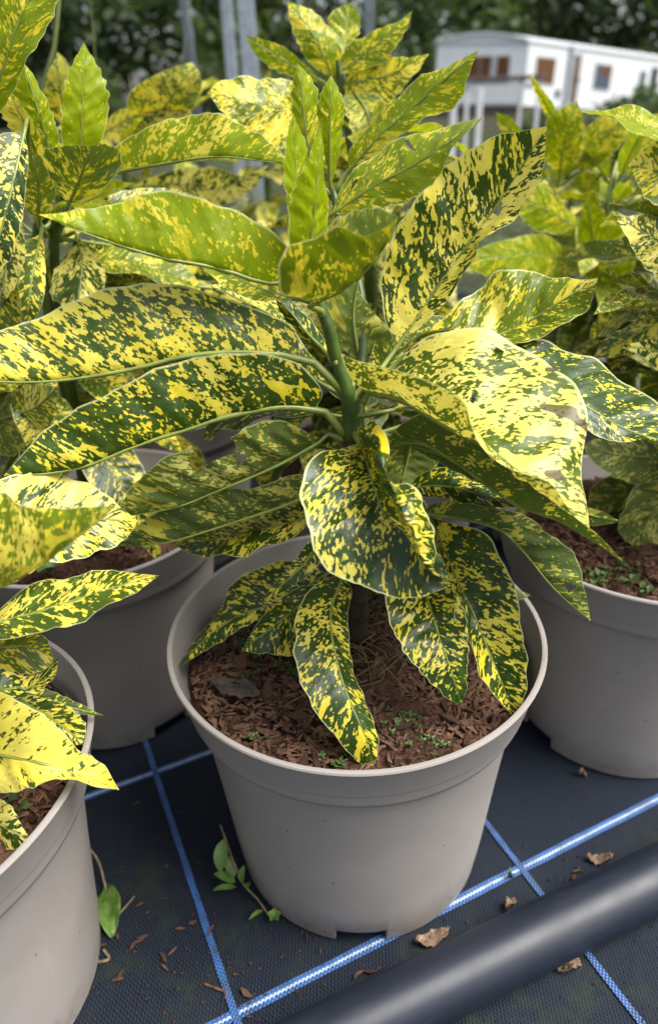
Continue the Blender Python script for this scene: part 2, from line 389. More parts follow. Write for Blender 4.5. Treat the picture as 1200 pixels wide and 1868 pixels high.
# ------------------------------------------------------------------ pots
POT_H, POT_R, POT_RB, LIP_H, LIP_R = .2365, .145, .1075, .045, .134
def pot_mesh(notch0):
    prof = [(POT_RB - .004, 0), (POT_RB, .0012), (POT_RB + .0010, .010), (POT_RB + .0019, .0165), (POT_RB + .004, .035), (.1185, .11), (.1265, POT_H - LIP_H - .006), (.1282, POT_H - LIP_H - .001),
            (LIP_R - .0022, POT_H - LIP_H), (LIP_R, POT_H - LIP_H + .0015), (LIP_R + .0015, POT_H - LIP_H + .006), (POT_R - .0026, POT_H - .006), (POT_R - .0006, POT_H - .0032),
            (POT_R, POT_H - .0016), (POT_R - .0006, POT_H - .0003), (POT_R - .0022, POT_H), (POT_R - .0040, POT_H - .0005), (POT_R - .0048, POT_H - .002),
            (POT_R - .0075, POT_H - .03), (LIP_R - .010, POT_H - LIP_H), (.122, POT_H - .075), (.098, .012), (0.001, .012)]
    angs = list(np.linspace(0, 2 * math.pi, 112, endpoint=False)); half = .19; ed = []
    for k in range(4):
        c = (notch0 + k * math.pi / 2) % (2 * math.pi)
        for e in (-half - .004, -half + .004, half - .004, half + .004): ed.append((c + e) % (2 * math.pi))
    angs = sorted(angs + ed); n = len(angs); v = []; f = []
    def inn(a): return any(abs((a - notch0 - k * math.pi / 2 + math.pi) % (2 * math.pi) - math.pi) < half for k in range(4))
    for i, (r, z) in enumerate(prof):
        for a in angs:
            zz = z
            if i <= 2 and inn(a): zz = z + (.012 if i < 2 else .0045)
            wob = 1 + .0025 * math.sin(2 * a + notch0) * (z / POT_H)
            v.append((r * wob * math.cos(a), r * wob * math.sin(a), zz))
    for i in range(len(prof) - 1):
        for k in range(n): a, b = i * n + k, i * n + (k + 1) % n; f.append((a, b, b + n, a + n))
    me = meshdata('pot', v, f, M_POT); me.set_sharp_from_angle(angle=R(38)); return me
SOIL_Z = POT_H - .024
def soil_mesh(seed, r=.1325):
    rg = np.random.default_rng(seed); nr, na = 34, 90; v = [(0, 0, .012)]; f = []
    ph = rg.uniform(0, 6.28, (6, 3)); 
    for i in range(1, nr + 1):
        q = i / nr
        for k in range(na):
            a = 2 * math.pi * k / na; x, y = r * q * math.cos(a), r * q * math.sin(a)
            h = .012 * (1 - q * q) + sum(.0016 * math.sin(x * (45 + 30 * j) * math.cos(ph[j, 0]) + y * (45 + 30 * j) * math.sin(ph[j, 0]) + ph[j, 1]) for j in range(6))
            h += rg.normal(0, .0012)
            v.append((x, y, h if i < nr else min(h, 0) - .004))
    for k in range(na): f.append((0, 1 + k, 1 + (k + 1) % na))
    for i in range(nr - 1):
        for k in range(na): a, b = 1 + i * na + k, 1 + i * na + (k + 1) % na; f.append((a, a + na, b + na, b))
    return meshdata('soil', v, f, M_SOIL, smooth=False), v
def chip_meshes():
    out = []
    for q in range(7):
        l, w_, t = random.uniform(.6, 1.1), random.uniform(.16, .34), random.uniform(.06, .12); v = []; f = []; n = 5
        for i in range(n):
            x = l * (i / (n - 1) - .5); ww = w_ * (1 - .7 * abs(2 * i / (n - 1) - 1) ** 1.6) * random.uniform(.8, 1.15); b = .12 * math.sin(i * 1.1 + q) * w_
            for sx, sz in ((-1, -1), (1, -1), (1, 1), (-1, 1)): v.append((x + random.uniform(-.03, .03), sx * ww / 2 + b, sz * t / 2 * random.uniform(.6, 1.2)))
        for i in range(n - 1):
            for k in range(4): a, c = i * 4 + k, i * 4 + (k + 1) % 4; f.append((a, a + 4, c + 4, c))
        f += [(0, 1, 2, 3), tuple((n - 1) * 4 + k for k in (3, 2, 1, 0))]
        out.append(meshdata('bark_chip', v, f, M_CHIP, smooth=False))
    return out
CHIPS = chip_meshes()
def chips_on(soil, n, rad, rg, lo=.009, hi=.022, zf=None):
    for i in range(n):
        a = rg.uniform(0, 2 * math.pi); rr = rad * math.sqrt(rg.uniform(.03, 1)); x, y = rr * math.cos(a), rr * math.sin(a)
        o = link('bark_chip', CHIPS[i % 7], soil); s = rg.uniform(lo, hi) * (1.5 if rg.random() < .12 else 1)
        z = .012 * (1 - (rr / .1325) ** 2) + .001 + rg.uniform(0, .003)
        o.location = (x, y, z); o.scale = (s, s, s); o.rotation_euler = (rg.normal(0, .35), rg.normal(0, .25), rg.uniform(0, 6.28))
def litter(soil, n, rad, rg, name='bark_litter'):
    mb_v = []; mb_f = []
    for i in range(n):
        a = rg.uniform(0, 2 * math.pi); rr = rad * math.sqrt(rg.uniform(.0, 1)); c = Vector((rr * math.cos(a), rr * math.sin(a), .012 * (1 - (rr / .1325) ** 2) + .0005 + rg.uniform(0, .002)))
        t = rg.uniform(0, 6.28); l, w_, h = rg.uniform(.002, .0065), rg.uniform(.0006, .0018), rg.uniform(.0005, .0014); d = Vector((math.cos(t), math.sin(t), rg.normal(0, .25))); e = Vector((-math.sin(t), math.cos(t), rg.normal(0, .3)))
        k = len(mb_v); up = Vector((0, 0, h)); mb_v += [c - d * l - e * w_, c + d * l - e * w_ * .5, c + d * l * .9 + e * w_, c - d * l * .8 + e * w_, c + up]
        mb_f += [(k, k + 1, k + 4), (k + 1, k + 2, k + 4), (k + 2, k + 3, k + 4), (k + 3, k, k + 4)]
    return tag(link(name, meshdata(name, mb_v, mb_f, M_CHIP, smooth=False), soil), kind='stuff')
def seedlings(soil, n, rad, rg, clusters=9, size=.0016):
    clusters = max(clusters, n // 16)
    v = []; f = []; cs = [(rad * math.sqrt(rg.uniform(.05, 1)), rg.uniform(0, 6.28)) for _ in range(clusters)]
    for i in range(n):
        r0, a0 = cs[i % clusters]; x = r0 * math.cos(a0) + rg.normal(0, .007); y = r0 * math.sin(a0) + rg.normal(0, .007)
        if math.hypot(x, y) > rad: continue
        z = .012 * (1 - (math.hypot(x, y) / .1325) ** 2) + rg.uniform(.003, .006); t = rg.uniform(0, 6.28)
        for q in (0, math.pi, math.pi / 2)[:2 + (i % 2)]:
            d = Vector((math.cos(t + q), math.sin(t + q), .35)); e = Vector((-d.y, d.x, 0)); s = size * rg.uniform(.7, 1.3); c = Vector((x, y, z)); k = len(v)
            v += [c, c + d * s + e * s * .6, c + d * s * 2, c + d * s - e * s * .6, c - Vector((0, 0, .006))]; f += [(k, k + 1, k + 2, k + 3), (k, k + 1, k + 4)]
    return tag(link('seedlings', meshdata('seedlings', v, f, M_SEEDL), soil), kind='stuff')

class Plant:
    def __init__(s, x, y, label, notch=0.3, chips=60, lit=600, seed=1, seedl=60, rz=0):
        s.x, s.y = x, y; s.root = empty('potted_laurel', (x, y, 0)); s.inv = Matrix.Translation((-x, -y, 0))
        tag(s.root, label, 'potted plant', 'spotted laurels in grey pots')
        s.rg = np.random.default_rng(seed)
        s.pot = link('pot', pot_mesh(notch), s.root); s.pot.location = (0, 0, .0018)
        me, _ = soil_mesh(seed); s.soil = link('soil', me, s.root); s.soil.location = (0, 0, SOIL_Z)
        if chips: chips_on(s.soil, chips, .124, s.rg)
        if lit: litter(s.soil, lit, .128, s.rg)
        if seedl: seedlings(s.soil, seedl, .122, s.rg)
    def loc(s, p): return Vector(p) - Vector((s.x, s.y, 0))
    def pt(s, x, y, o): return yp(x, y, s.y + o)
    def stem(s, pts, rad, mat=None, name='stem'):
        P = [s.loc(q) for q in pts]; c = catmull([tuple(q) for q in P], 24); r = np.interp(np.linspace(0, 1, 24), np.linspace(0, 1, len(rad)), rad)
        r = [q * (1 + .10 * (i % 6 == 0)) for i, q in enumerate(r)]
        return MB().tube(c, r, 12).obj(name, mat or M_STEM, s.root)
    def leaf(s, lines, mid, om, offs, mature=1., cov=.5, cream=.3, under=False, att=None, N=44, S=7, holes=(), wave=.0020, tooth=.0013, label=None, name='leaf', rmid=.0016, bruise=0.):
        """lines: outlines from one margin to the other in photo pixels, lines[mid] is the midrib (base..tip);
        om: distance of the midrib behind the stem's plane (m) base..tip, offs: the same for each line, added at its middle"""
        rg = s.rg; base, tip = lines[mid][0], lines[mid][-1]; u = np.linspace(0, 1, N); P = []
        yo = np.interp(u, np.linspace(0, 1, len(om)), om)
        if len(om) == 3: yo = om[0] * (1 - u) * (1 - 2 * u) + om[1] * 4 * u * (1 - u) + om[2] * u * (2 * u - 1)
        for k, ln in enumerate(lines):
            q = list(ln) if k == mid else [base] + list(ln) + [tip]
            c = catmull(q, N); prof = np.sin(np.pi * np.clip(u, 0, 1)) ** .6
            P.append(np.array([yp(c[i, 0], c[i, 1], s.y + yo[i] + offs[k] * prof[i]) for i in range(N)]))
        P = np.array(P); K = len(lines)                       # K x N x 3
        # toothed margins
        if tooth:
            nt = int(rg.integers(9, 13)); ph = (u * nt) % 1.0
            saw = np.where(ph < .75, ph / .75, (1 - ph) / .25) * np.clip((u - .3) / .15, 0, 1) * np.clip((.97 - u) / .06, 0, 1)
            for e, nb in ((0, 1), (K - 1, K - 2)):
                d = P[e] - P[nb]; L = np.linalg.norm(d, axis=1, keepdims=True) + 1e-6; P[e] = P[e] + d / L * (saw * tooth)[:, None] * np.clip(L / .01, 0, 1)
        ue = np.stack([np.sin(2 * np.pi * f_q * u + rg.uniform(0, 6.28)) / f_q ** .6 for f_q in rg.uniform(2.5, 13, 6)]).sum(0) * .0008 * np.clip(np.minimum(u, 1 - u) * 8, 0, 1)
        for e, nb in ((0, 1), (K - 1, K - 2)):
            d = P[e] - P[nb]; L = np.linalg.norm(d, axis=1, keepdims=True) + 1e-6; P[e] = P[e] + d / L * ue[::(1 if e else -1)][:, None] * np.clip(L / .014, 0, 1)
        # across
        cols = []; tv = []
        for k in range(K - 1):
            a, b, c, d = P[max(k - 1, 0)], P[k], P[k + 1], P[min(k + 2, K - 1)]
            for j in range(S + (1 if k == K - 2 else 0)):
                t = j / S; lin = b * (1 - t) + c * t; m0, m1 = (c - a) * .5, (d - b) * .5
                if k == 0: m0 = c - b
                if k == K - 2: m1 = c - b
                h = (2 * t**3 - 3 * t**2 + 1) * b + (t**3 - 2 * t**2 + t) * m0 + (-2 * t**3 + 3 * t**2) * c + (t**3 - t**2) * m1
                cols.append(.55 * lin + .45 * h); tv.append(k + t)
        G = np.array(cols); C = G.shape[0]; tv = np.array(tv)
        # puffed, wavy blade along its normal
        du = np.gradient(G, axis=1); dv = np.gradient(G, axis=0); nr = np.cross(du, dv); nr /= np.linalg.norm(nr, axis=2, keepdims=True) + 1e-9
        edge = np.where(tv < mid, (mid - tv) / max(mid, 1), (tv - mid) / max(K - 1 - mid, 1))
        wd = np.linalg.norm(P[0] - P[mid], axis=1) + np.linalg.norm(P[-1] - P[mid], axis=1)
        fade = np.clip(np.minimum(u, 1 - u) * 6, 0, 1)
        ph = rg.uniform(0, 6.28, 5); k1 = rg.uniform(2.2, 3.6)
        sgn = np.where(tv < mid, -1, 1)
        disp = (wave * (edge[:, None] ** 2) * np.sin(2 * np.pi * (k1 * u[None, :]) + ph[0] + sgn[:, None] * ph[1]) * fade
                + .0010 * np.sin(2 * np.pi * (9 * u[None, :] - 1.6 * edge[:, None]) + ph[2] + sgn[:, None]) * np.sin(np.pi * edge[:, None]) * fade
                + .0008 * np.sin(5 * u[None, :] * 6.28 + ph[3] + 3 * tv[:, None]) * np.sin(4.2 * edge[:, None] + ph[4]) * fade)
        disp = disp * np.clip(wd / .055, .0, 1.15)[None, :] ** 1.3
        G = G + nr * disp[:, :, None]
        sl_ = np.concatenate([[0], np.cumsum(np.linalg.norm(np.diff(P[mid], axis=0), axis=1))])
        Wc = np.concatenate([np.zeros((1, N)), np.cumsum(np.linalg.norm(np.diff(G, axis=0), axis=2), axis=0)]); mi = mid * S; Wc = Wc - Wc[mi]
        vn = np.interp(tv, [0, mid, K - 1], [0, .5, 1])
        verts = [s.loc(G[c, i]) for c in range(C) for i in range(N)]
        faces = []; area = {True: 0., False: 0.}; H = []
        for c in range(C - 1):
            for i in range(N - 1):
                a = c * N + i; q = (a, a + 1, a + N + 1, a + N)
                if holes:
                    x, y = pj((G[c, i] + G[c + 1, i + 1]) / 2)
                    if any(((x - hx) / rx) ** 2 + ((y - hy) / ry) ** 2 < 1 + .25 * math.sin(3 * math.atan2(y - hy, x - hx) + hx) and sd_ * (tv[c] + .01 - mid) > 0 for hx, hy, rx, ry, sd_ in holes): continue
                faces.append(q)
                p0, p1, p2 = G[c, i], G[c, i + 1], G[c + 1, i + 1]; nn = np.cross(p1 - p0, p2 - p0); f_ = float(nn @ (np.array((0, 0, CAMH)) - p0))
                area[tv[c] < mid] += f_
        big = max(area, key=lambda k: abs(area[k])); flip = (area[big] < 0) != under
        if flip: faces = [q[::-1] for q in faces]
        me = meshdata(name, verts, faces, M_LEAF)
        A = me.uv_layers.new(name='metric'); B = me.uv_layers.new(name='norm')
        vi = np.zeros(len(me.loops), int); me.loops.foreach_get('vertex_index', vi); ci, ii = vi // N, vi % N
        A.data.foreach_set('uv', np.stack([sl_[ii], Wc[ci, ii]], 1).astype(np.float32).ravel()); B.data.foreach_set('uv', np.stack([u[ii], vn[ci]], 1).astype(np.float32).ravel())
        o = link(name, me, s.root); o['mature'] = float(mature); o['coverage'] = float(cov); o['cream'] = float(cream); o['bruise'] = float(bruise)
        if label: o['label'] = label
        # stalk and midrib below the blade
        fs = -1 if flip else 1
        mp = [Vector(P[mid][i]) - Vector(nr[mi, i]) * fs * .0011 * (1 - u[i]) for i in range(0, int(N * .93), 3)]
        rr = [rmid * (1 - .85 * i / len(mp)) for i in range(len(mp))]
        if att is not None:
            a0 = s.pt(*att); b0 = mp[0]; dd = (mp[1] - mp[0]).normalized() if len(mp) > 1 else Vector((0, 0, 1)); L = (a0 - b0).length
            pre = [a0, a0.lerp(b0, .35) + Vector((0, 0, L * .06)), b0 - dd * L * .25]
            mp = pre + mp; rr = [rmid * 1.55, rmid * 1.25, rmid * 1.1] + rr
        MB().tube([s.loc(q) for q in mp], rr, 7).obj('petiole', M_PETIOLE, o)
        return o
    def lmr(s, L, M, Rr, om=(0, 0, 0), ol=0., orr=0., **kw):
        return s.leaf([L, M, Rr], 1, om, [ol, 0, orr], **kw)
    def half(s, L, M, om=(0, 0, 0), ol=0., back=.035, up=16, **kw):
        """a leaf whose second half lies folded away behind the midrib"""
        Rr = [(x, y - up) for x, y in catmull(M, 7)[1:-1]]
        return s.leaf([L, M, Rr], 1, om, [ol, 0, back], **kw)

# free leaves: a few blades built once and copied
def blade(L, W, droop, fold, twist, seed, N=26, S=5):
    rg = np.random.default_rng(seed); u = np.linspace(0, 1, N); prof = np.clip(np.sin(np.pi * u ** .82), 0, 1) ** .85 * (1 - .25 * u)
    ang = np.cumsum(np.full(N, -droop / N)); x = np.cumsum(np.cos(ang)) * L / N; z = np.cumsum(np.sin(ang)) * L / N; ph = rg.uniform(0, 6.28, 4)
    nt = 8; t8 = (u * nt) % 1; saw = np.where(t8 < .75, t8 / .75, (1 - t8) / .25) * np.clip((u - .35) / .1, 0, 1) * np.clip((.97 - u) / .05, 0, 1)
    verts = []; uvA = []; uvB = []
    for c in range(2 * S + 1):
        q = (c - S) / S; aq = abs(q)
        for i in range(N):
            w_ = (W / 2 * prof[i] + (.0012 * saw[i] if aq == 1 else 0)) * q
            a = fold * (1 if q > 0 else -1) + twist * u[i]
            dz = .004 * aq ** 2 * math.sin(2 * math.pi * 2.6 * u[i] + ph[0] + (q > 0) * ph[1]) + .0016 * math.sin(aq * 3.1) * math.sin(u[i] * 50 - aq * 8 + ph[2]) 
            y_, z_ = w_ * math.cos(a), abs(w_) * math.sin(fold) + w_ * math.sin(twist * u[i]) + dz * min(1, 5 * min(u[i], 1 - u[i]) + .02)
            verts.append((x[i] - z_ * math.sin(ang[i]), y_, z[i] + z_ * math.cos(ang[i]))); uvA.append((u[i] * L, w_)); uvB.append((u[i], .5 + q / 2))
    faces = [(c * N + i, c * N + i + 1, c * N + N + i + 1, c * N + N + i) for c in range(2 * S) for i in range(N - 1)]
    n0 = (Vector(verts[faces[S * (N - 1)][1]]) - Vector(verts[faces[S * (N - 1)][0]])).cross(Vector(verts[faces[S * (N - 1)][3]]) - Vector(verts[faces[S * (N - 1)][0]]))
    if n0.z < 0: faces = [f[::-1] for f in faces]
    me = meshdata('leaf', verts, faces, M_LEAF); A = me.uv_layers.new(name='metric'); B = me.uv_layers.new(name='norm')
    for lp in me.loops: A.data[lp.index].uv = uvA[lp.vertex_index]; B.data[lp.index].uv = uvB[lp.vertex_index]
    pts = [(-.028, 0, .004)] + [(x[i], 0, z[i] - .001) for i in range(0, N - 3, 4)]
    pet = MB().tube(pts, [.0022] + [.0017 * (1 - .85 * k / len(pts)) for k in range(len(pts) - 1)], 6)
    return me, meshdata('petiole', pet.v, pet.f, M_PETIOLE)
BLADES = [blade(*a) for a in ((.175, .062, .9, .25, .2, 1), (.15, .058, .5, .35, -.2, 2), (.19, .066, 1.3, .15, .3, 3), (.13, .05, .2, .5, .1, 4), (.16, .07, 1.0, .3, -.5, 5), (.12, .042, -.1, .6, .0, 6), (.18, .06, 1.6, .2, -.3, 7))]
def free_leaf(plant, pos, az, el, k, s=1., roll=0., mature=1., cov=.5, cream=.3):
    me, pet = BLADES[k % len(BLADES)]
    o = link('leaf', me, plant.root); o.matrix_local = Matrix.Translation(plant.loc(pos)) @ Matrix.Rotation(az, 4, 'Z') @ Matrix.Rotation(-el, 4, 'Y') @ Matrix.Rotation(roll, 4, 'X') @ Matrix.Translation((.026 * s, 0, 0)) @ Matrix.Scale(s, 4)
    o['mature'] = float(mature); o['coverage'] = float(cov); o['cream'] = float(cream)
    link('petiole', pet, o); return o
def whorls(plant, base, top, tiers, n, rg, young=.35, size=(.75, 1.05), cov=(.4, .7), skip=None, z_el=(-.35, .9), cream=.4):
    b, t = Vector(base), Vector(top)
    for i in range(tiers):
        q = i / max(tiers - 1, 1); p = b.lerp(t, q); a0 = rg.uniform(0, 6.28)
        for k in range(n):
            az = a0 + k * 2 * math.pi / n + rg.normal(0, .2)
            if skip and skip(az % (2 * math.pi), q): continue
            el = z_el[0] + (z_el[1] - z_el[0]) * q ** 1.5 + rg.normal(0, .15)
            m = float(np.clip(1 - (q - (1 - young)) / max(young, .01), 0, 1)) if q > 1 - young else 1.
            free_leaf(plant, p, az, el, int(rg.integers(0, 7)), rg.uniform(*size) * (1 - .25 * q), rg.normal(0, .3), m * rg.uniform(.75, 1), rg.uniform(*cov), rg.uniform(0, 2 * cream))

# ------------------------------------------------------------------ the big laurel
HX, HY = .0169, .4565
h = Plant(HX, HY, 'large spotted laurel with curled leaves, its grey pot straddling the blue and white stripe', notch=R(268), chips=230, lit=3600, seed=11, seedl=460)
S0 = Vector((HX, HY, SOIL_Z)); S1 = h.pt(640, 790, 0); S2 = h.pt(634, 720, 0); S3 = h.pt(600, 600, -.002); S4 = h.pt(578, 540, 0)
h.stem([S0 + Vector((0, 0, -.01)), S0 + Vector((.003, -.004, .05)), S0.lerp(S1, .6), S1], [.0085, .0075, .0060, .0055], M_BARKSTEM, 'woody_stem')
h.stem([S1 - Vector((0, 0, .004)), S2, h.pt(612, 650, 0), S3, S4, h.pt(566, 470, 0)], [.0056, .0052, .0044, .0040, .0036, .0025])
B2 = h.pt(607, 345, .11)
h.stem([S1 + Vector((.004, .01, -.02)), h.pt(660, 560, .07), h.pt(625, 430, .10), B2], [.0045, .004, .0032, .0025])
top_att = (583, 560, 0); node = (636, 735, 0); nodeL = (636, 770, 0)
# young crown
h.half([(530, 468), (505, 430), (440, 388), (360, 362), (290, 349), (200, 372), (120, 388)],
       [(524, 516), (480, 518), (400, 492), (290, 470), (180, 435), (70, 391)], (0, -.02, -.03), .012, .035, 14, mature=.12, cov=.50, cream=.1, att=top_att, tooth=.0005)
h.lmr([(520, 535), (507, 500), (530, 450), (585, 427), (650, 424), (700, 418)], [(575, 553), (612, 538), (652, 510), (690, 468), (716, 425), (727, 394)],
      [(560, 500), (598, 425), (640, 385), (690, 383)], (-.02, -.05, -.06), -.022, .03, mature=.45, cov=.5, cream=.1, att=(590, 580, 0), under=True)
h.lmr([(500, 508), (440, 492), (400, 482)], [(542, 545), (480, 528), (420, 503), (362, 482)], [(520, 549), (460, 546), (410, 522)], (.01, .04, .05), .01, -.01, mature=.3, cov=.7, cream=.2, att=top_att)
h.lmr([(528, 450), (530, 390), (541, 335), (565, 285)], [(563, 475), (572, 400), (580, 320), (586, 231)], [(597, 440), (595, 380), (591, 300)], (0, -.005, 0), -.008, .018, mature=0., cov=.17, cream=.1, tooth=.0021, att=(570, 520, 0))
h.lmr([(527, 430), (522, 350), (520, 285), (527, 240)], [(547, 455), (542, 350), (539, 280), (535, 206)], [(562, 400), (563, 330), (556, 265), (545, 233)], (.01, .02, .02), -.008, .012, mature=.04, cov=.32, cream=.1, tooth=.0021, att=(572, 520, 0))
h.lmr([(620, 345), (660, 300), (700, 270), (760, 245), (830, 228)], [(606, 390), (680, 340), (740, 308), (800, 272), (883, 213)], [(650, 388), (720, 374), (778, 345), (803, 308), (832, 262)],
      (.02, .0, -.02), .025, -.008, mature=.25, cov=.5, cream=.15, att=(588, 530, 0), holes=[(741, 268, 12, 9, -1)])
# second shoot
h.lmr([(545, 290), (536, 220), (534, 160)], [(572, 330), (558, 250), (552, 180), (542, 115)], [(585, 300), (582, 225), (578, 172), (560, 136)], (.11, .11, .11), .0, .012, mature=.12, cov=.42, cream=.1, att=(607, 360, .11), tooth=.0022)
h.lmr([(588, 265), (580, 208), (587, 170)], [(603, 340), (602, 250), (603, 190), (603, 137)], [(612, 310), (622, 245), (625, 185), (615, 160)], (.11, .10, .10), .0, .012, mature=.02, cov=.33, cream=.1, att=(607, 365, .11), tooth=.0022)
h.lmr([(640, 270), (690, 212), (755, 150), (820, 118)], [(636, 312), (695, 245), (765, 185), (872, 92)], [(670, 305), (720, 252), (785, 212), (835, 188), (852, 140)], (.11, .09, .07), .015, -.01, mature=.15, cov=.6, cream=.15, att=(610, 355, .11))
# right hand leaves
h.lmr([(708, 600), (696, 540), (702, 470), (735, 400), (800, 318), (890, 255), (950, 240)], [(735, 617), (800, 520), (856, 442), (922, 350), (997, 230)],
      [(775, 590), (832, 520), (868, 472), (878, 440), (932, 395), (977, 345), (991, 290)], (.03, .04, .03), .0, -.014, mature=.95, cov=.76, cream=.6, att=(660, 735, .0), N=56, holes=[(905, 378, 9, 14, 1)], label='upright broad leaf mottled cream and dark green')
h.lmr([(790, 595), (850, 545), (905, 500), (960, 494), (1020, 508), (1060, 511)], [(762, 642), (850, 622), (930, 603), (1010, 557), (1090, 507)], [(800, 655), (880, 645), (960, 620), (1030, 592), (1073, 555)],
      (.03, .05, .04), .03, -.02, mature=.62, cov=.58, cream=.2, att=(660, 725, .01))
h.lmr([(603, 620), (597, 565), (615, 515)], [(655, 655), (645, 590), (648, 540), (665, 470)], [(715, 622), (700, 592), (668, 553), (648, 520)], (.05, .06, .07), .0, .0, mature=.6, cov=.42, cream=.2, att=(640, 720, .02), under=True)
h.leaf([[(640, 692), (624, 638), (655, 644), (700, 660), (760, 700), (800, 722), (840, 738), (872, 778), (930, 845), (1000, 900), (1050, 945)],
        [(668, 712), (735, 728), (790, 762), (850, 797), (893, 818), (960, 872), (1020, 922), (1074, 963)],
        [(738, 650), (780, 625), (830, 608), (885, 599), (940, 621), (985, 650), (1030, 690), (1058, 750), (1062, 830), (1070, 900)]], 1, (0, -.075, -.13), [-.022, 0, .05],
       mature=.8, cov=.72, cream=.75, att=node, N=72, S=9, wave=.0042, holes=[(905, 650, 10, 14, 1), (866, 715, 9, 11, 1)], bruise=1., label='big twisted creamy leaf with brown bruises', rmid=.0024)
h.lmr([(950, 622), (1000, 625), (1060, 648), (1130, 690), (1200, 742)], [(880, 650), (980, 692), (1060, 735), (1140, 782), (1245, 815)], [(980, 735), (1062, 778), (1090, 797), (1170, 803)], (.02, .0, -.02), .04, -.012, mature=1., cov=.5, cream=.25, att=(650, 720, .01))
h.half([(715, 790), (760, 756), (800, 760), (890, 815), (980, 890), (1060, 950), (1100, 985)], [(705, 818), (745, 804), (790, 815), (860, 862), (940, 920), (1030, 955), (1139, 1027)], (0, -.06, -.10), -.01, .03, 14, mature=.9, cov=.36, cream=.3, under=True, att=(645, 800, 0))
h.lmr([(860, 830), (980, 890), (1070, 926), (1100, 934)], [(720, 800), (850, 845), (980, 905), (1070, 938), (1133, 952)], [(850, 870), (980, 925), (1070, 955), (1100, 957)], (0, -.03, -.05), .0, .0, mature=.9, cov=.45, att=(645, 790, .0), under=True)
h.lmr([(760, 872), (800, 850), (850, 860), (900, 880)], [(735, 893), (800, 886), (860, 897), (957, 926)], [(780, 906), (840, 914), (900, 922)], (.0, -.02, -.04), .02, -.01, mature=1., cov=.42, cream=.2, att=(648, 840, 0))
h.half([(800, 916), (870, 920), (940, 937), (1000, 972), (1048, 1018), (1062, 1060), (1070, 1100)], [(765, 933), (850, 946), (915, 967), (960, 1012), (1000, 1062), (1040, 1102), (1077, 1134)], (0, -.04, -.06), .0, .03, 14, mature=.95, cov=.42, cream=.25, under=True, att=(650, 860, 0), N=60, S=9, holes=[(1039, 1071, 11, 7, -1)])
h.lmr([(797, 990), (815, 1050), (835, 1120), (855, 1175), (880, 1235), (910, 1277)], [(785, 945), (830, 1050), (860, 1112), (890, 1185), (915, 1245), (935, 1307)], [(830, 955), (880, 970), (915, 1020), (940, 1090), (956, 1180), (958, 1250), (950, 1287)],
      (0, -.06, -.085), -.012, -.005, mature=1., cov=.56, cream=.25, att=(652, 900, 0))
h.lmr([(705, 1080), (713, 1130), (723, 1162), (750, 1205), (790, 1247), (820, 1276)], [(765, 1060), (785, 1110), (800, 1160), (816, 1205), (843, 1286)], [(820, 1070), (841, 1100), (850, 1150), (851, 1210), (850, 1255)],
      (-.03, -.08, -.095), -.004, .004, mature=1., cov=.52, cream=.25, att=(655, 980, -.01))
h.lmr([(790, 1010), (850, 1040), (930, 1070)], [(700, 960), (780, 1000), (870, 1050), (968, 1086)], [(760, 1020), (850, 1075), (930, 1095)], (.02, .03, .03), .02, -.01, mature=1., cov=.4, att=(652, 930, 0))
# low leaves, left
h.lmr([(585, 1060), (546, 1105), (537, 1160), (545, 1225), (575, 1295), (615, 1345), (650, 1386)], [(625, 1050), (603, 1120), (613, 1200), (634, 1270), (662, 1335), (685, 1407)], [(642, 1080), (633, 1130), (641, 1200), (656, 1265), (681, 1312), (688, 1362)],
      (-.01, -.09, -.118), -.004, .008, mature=1., cov=.56, cream=.25, att=(650, 970, -.005), N=50)
h.lmr([(560, 1020), (490, 1030), (430, 1060), (405, 1105), (365, 1155), (340, 1192)], [(605, 1040), (520, 1095), (450, 1117), (390, 1152), (324, 1216)], [(560, 1090), (480, 1128), (430, 1150), (370, 1190)], (.0, -.01, -.02), .02, -.008, mature=1., cov=.48, cream=.2, att=(648, 990, 0))
h.lmr([(560, 992), (525, 1040), (495, 1072)], [(590, 975), (553, 1030), (484, 1093)], [(592, 1015), (552, 1056), (512, 1081)], (-.02, -.05, -.06), .0, .0, mature=.95, cov=.55, cream=.4, att=(645, 930, 0))
h.lmr([(545, 1072), (490, 1115), (460, 1155)], [(605, 1062), (540, 1110), (490, 1150), (440, 1188)], [(585, 1140), (555, 1192), (490, 1192)], (0, -.035, -.05), .01, -.01, mature=1., cov=.45, cream=.2, att=(650, 985, 0))
h.lmr([(555, 905), (480, 925), (400, 950), (345, 975)], [(600, 930), (520, 955), (450, 970), (380, 985), (317, 993)], [(555, 966), (480, 1001), (400, 1015), (345, 1007)], (0, .0, .02), .03, -.02, mature=.95, cov=.62, cream=.35, att=(645, 900, 0))
h.half([(545, 866), (480, 884), (430, 892), (380, 905), (330, 915), (285, 938)], [(590, 880), (555, 905), (500, 927), (440, 947), (380, 967), (300, 990), (206, 999)], (0, -.02, -.03), -.008, .03, 12, mature=.95, cov=.5, cream=.4, under=True, att=(644, 860, 0))
h.leaf([[(565, 790), (520, 772), (455, 772), (420, 795), (345, 820), (300, 832), (260, 872), (230, 905)], [(590, 800), (520, 840), (460, 868), (400, 893), (320, 925), (210, 945)],
        [(570, 800), (500, 835), (420, 872), (360, 890), (300, 905)]], 1, (0, -.03, -.04), [-.012, 0, .045], mature=.85, cov=.45, cream=.5, under=True, att=(640, 805, 0), N=90, S=14,
       holes=[(385, 815, 40, 30, -1), (362, 842, 16, 20, -1), (441, 836, 9, 9, -1)], label='chewed leaf with ragged holes')
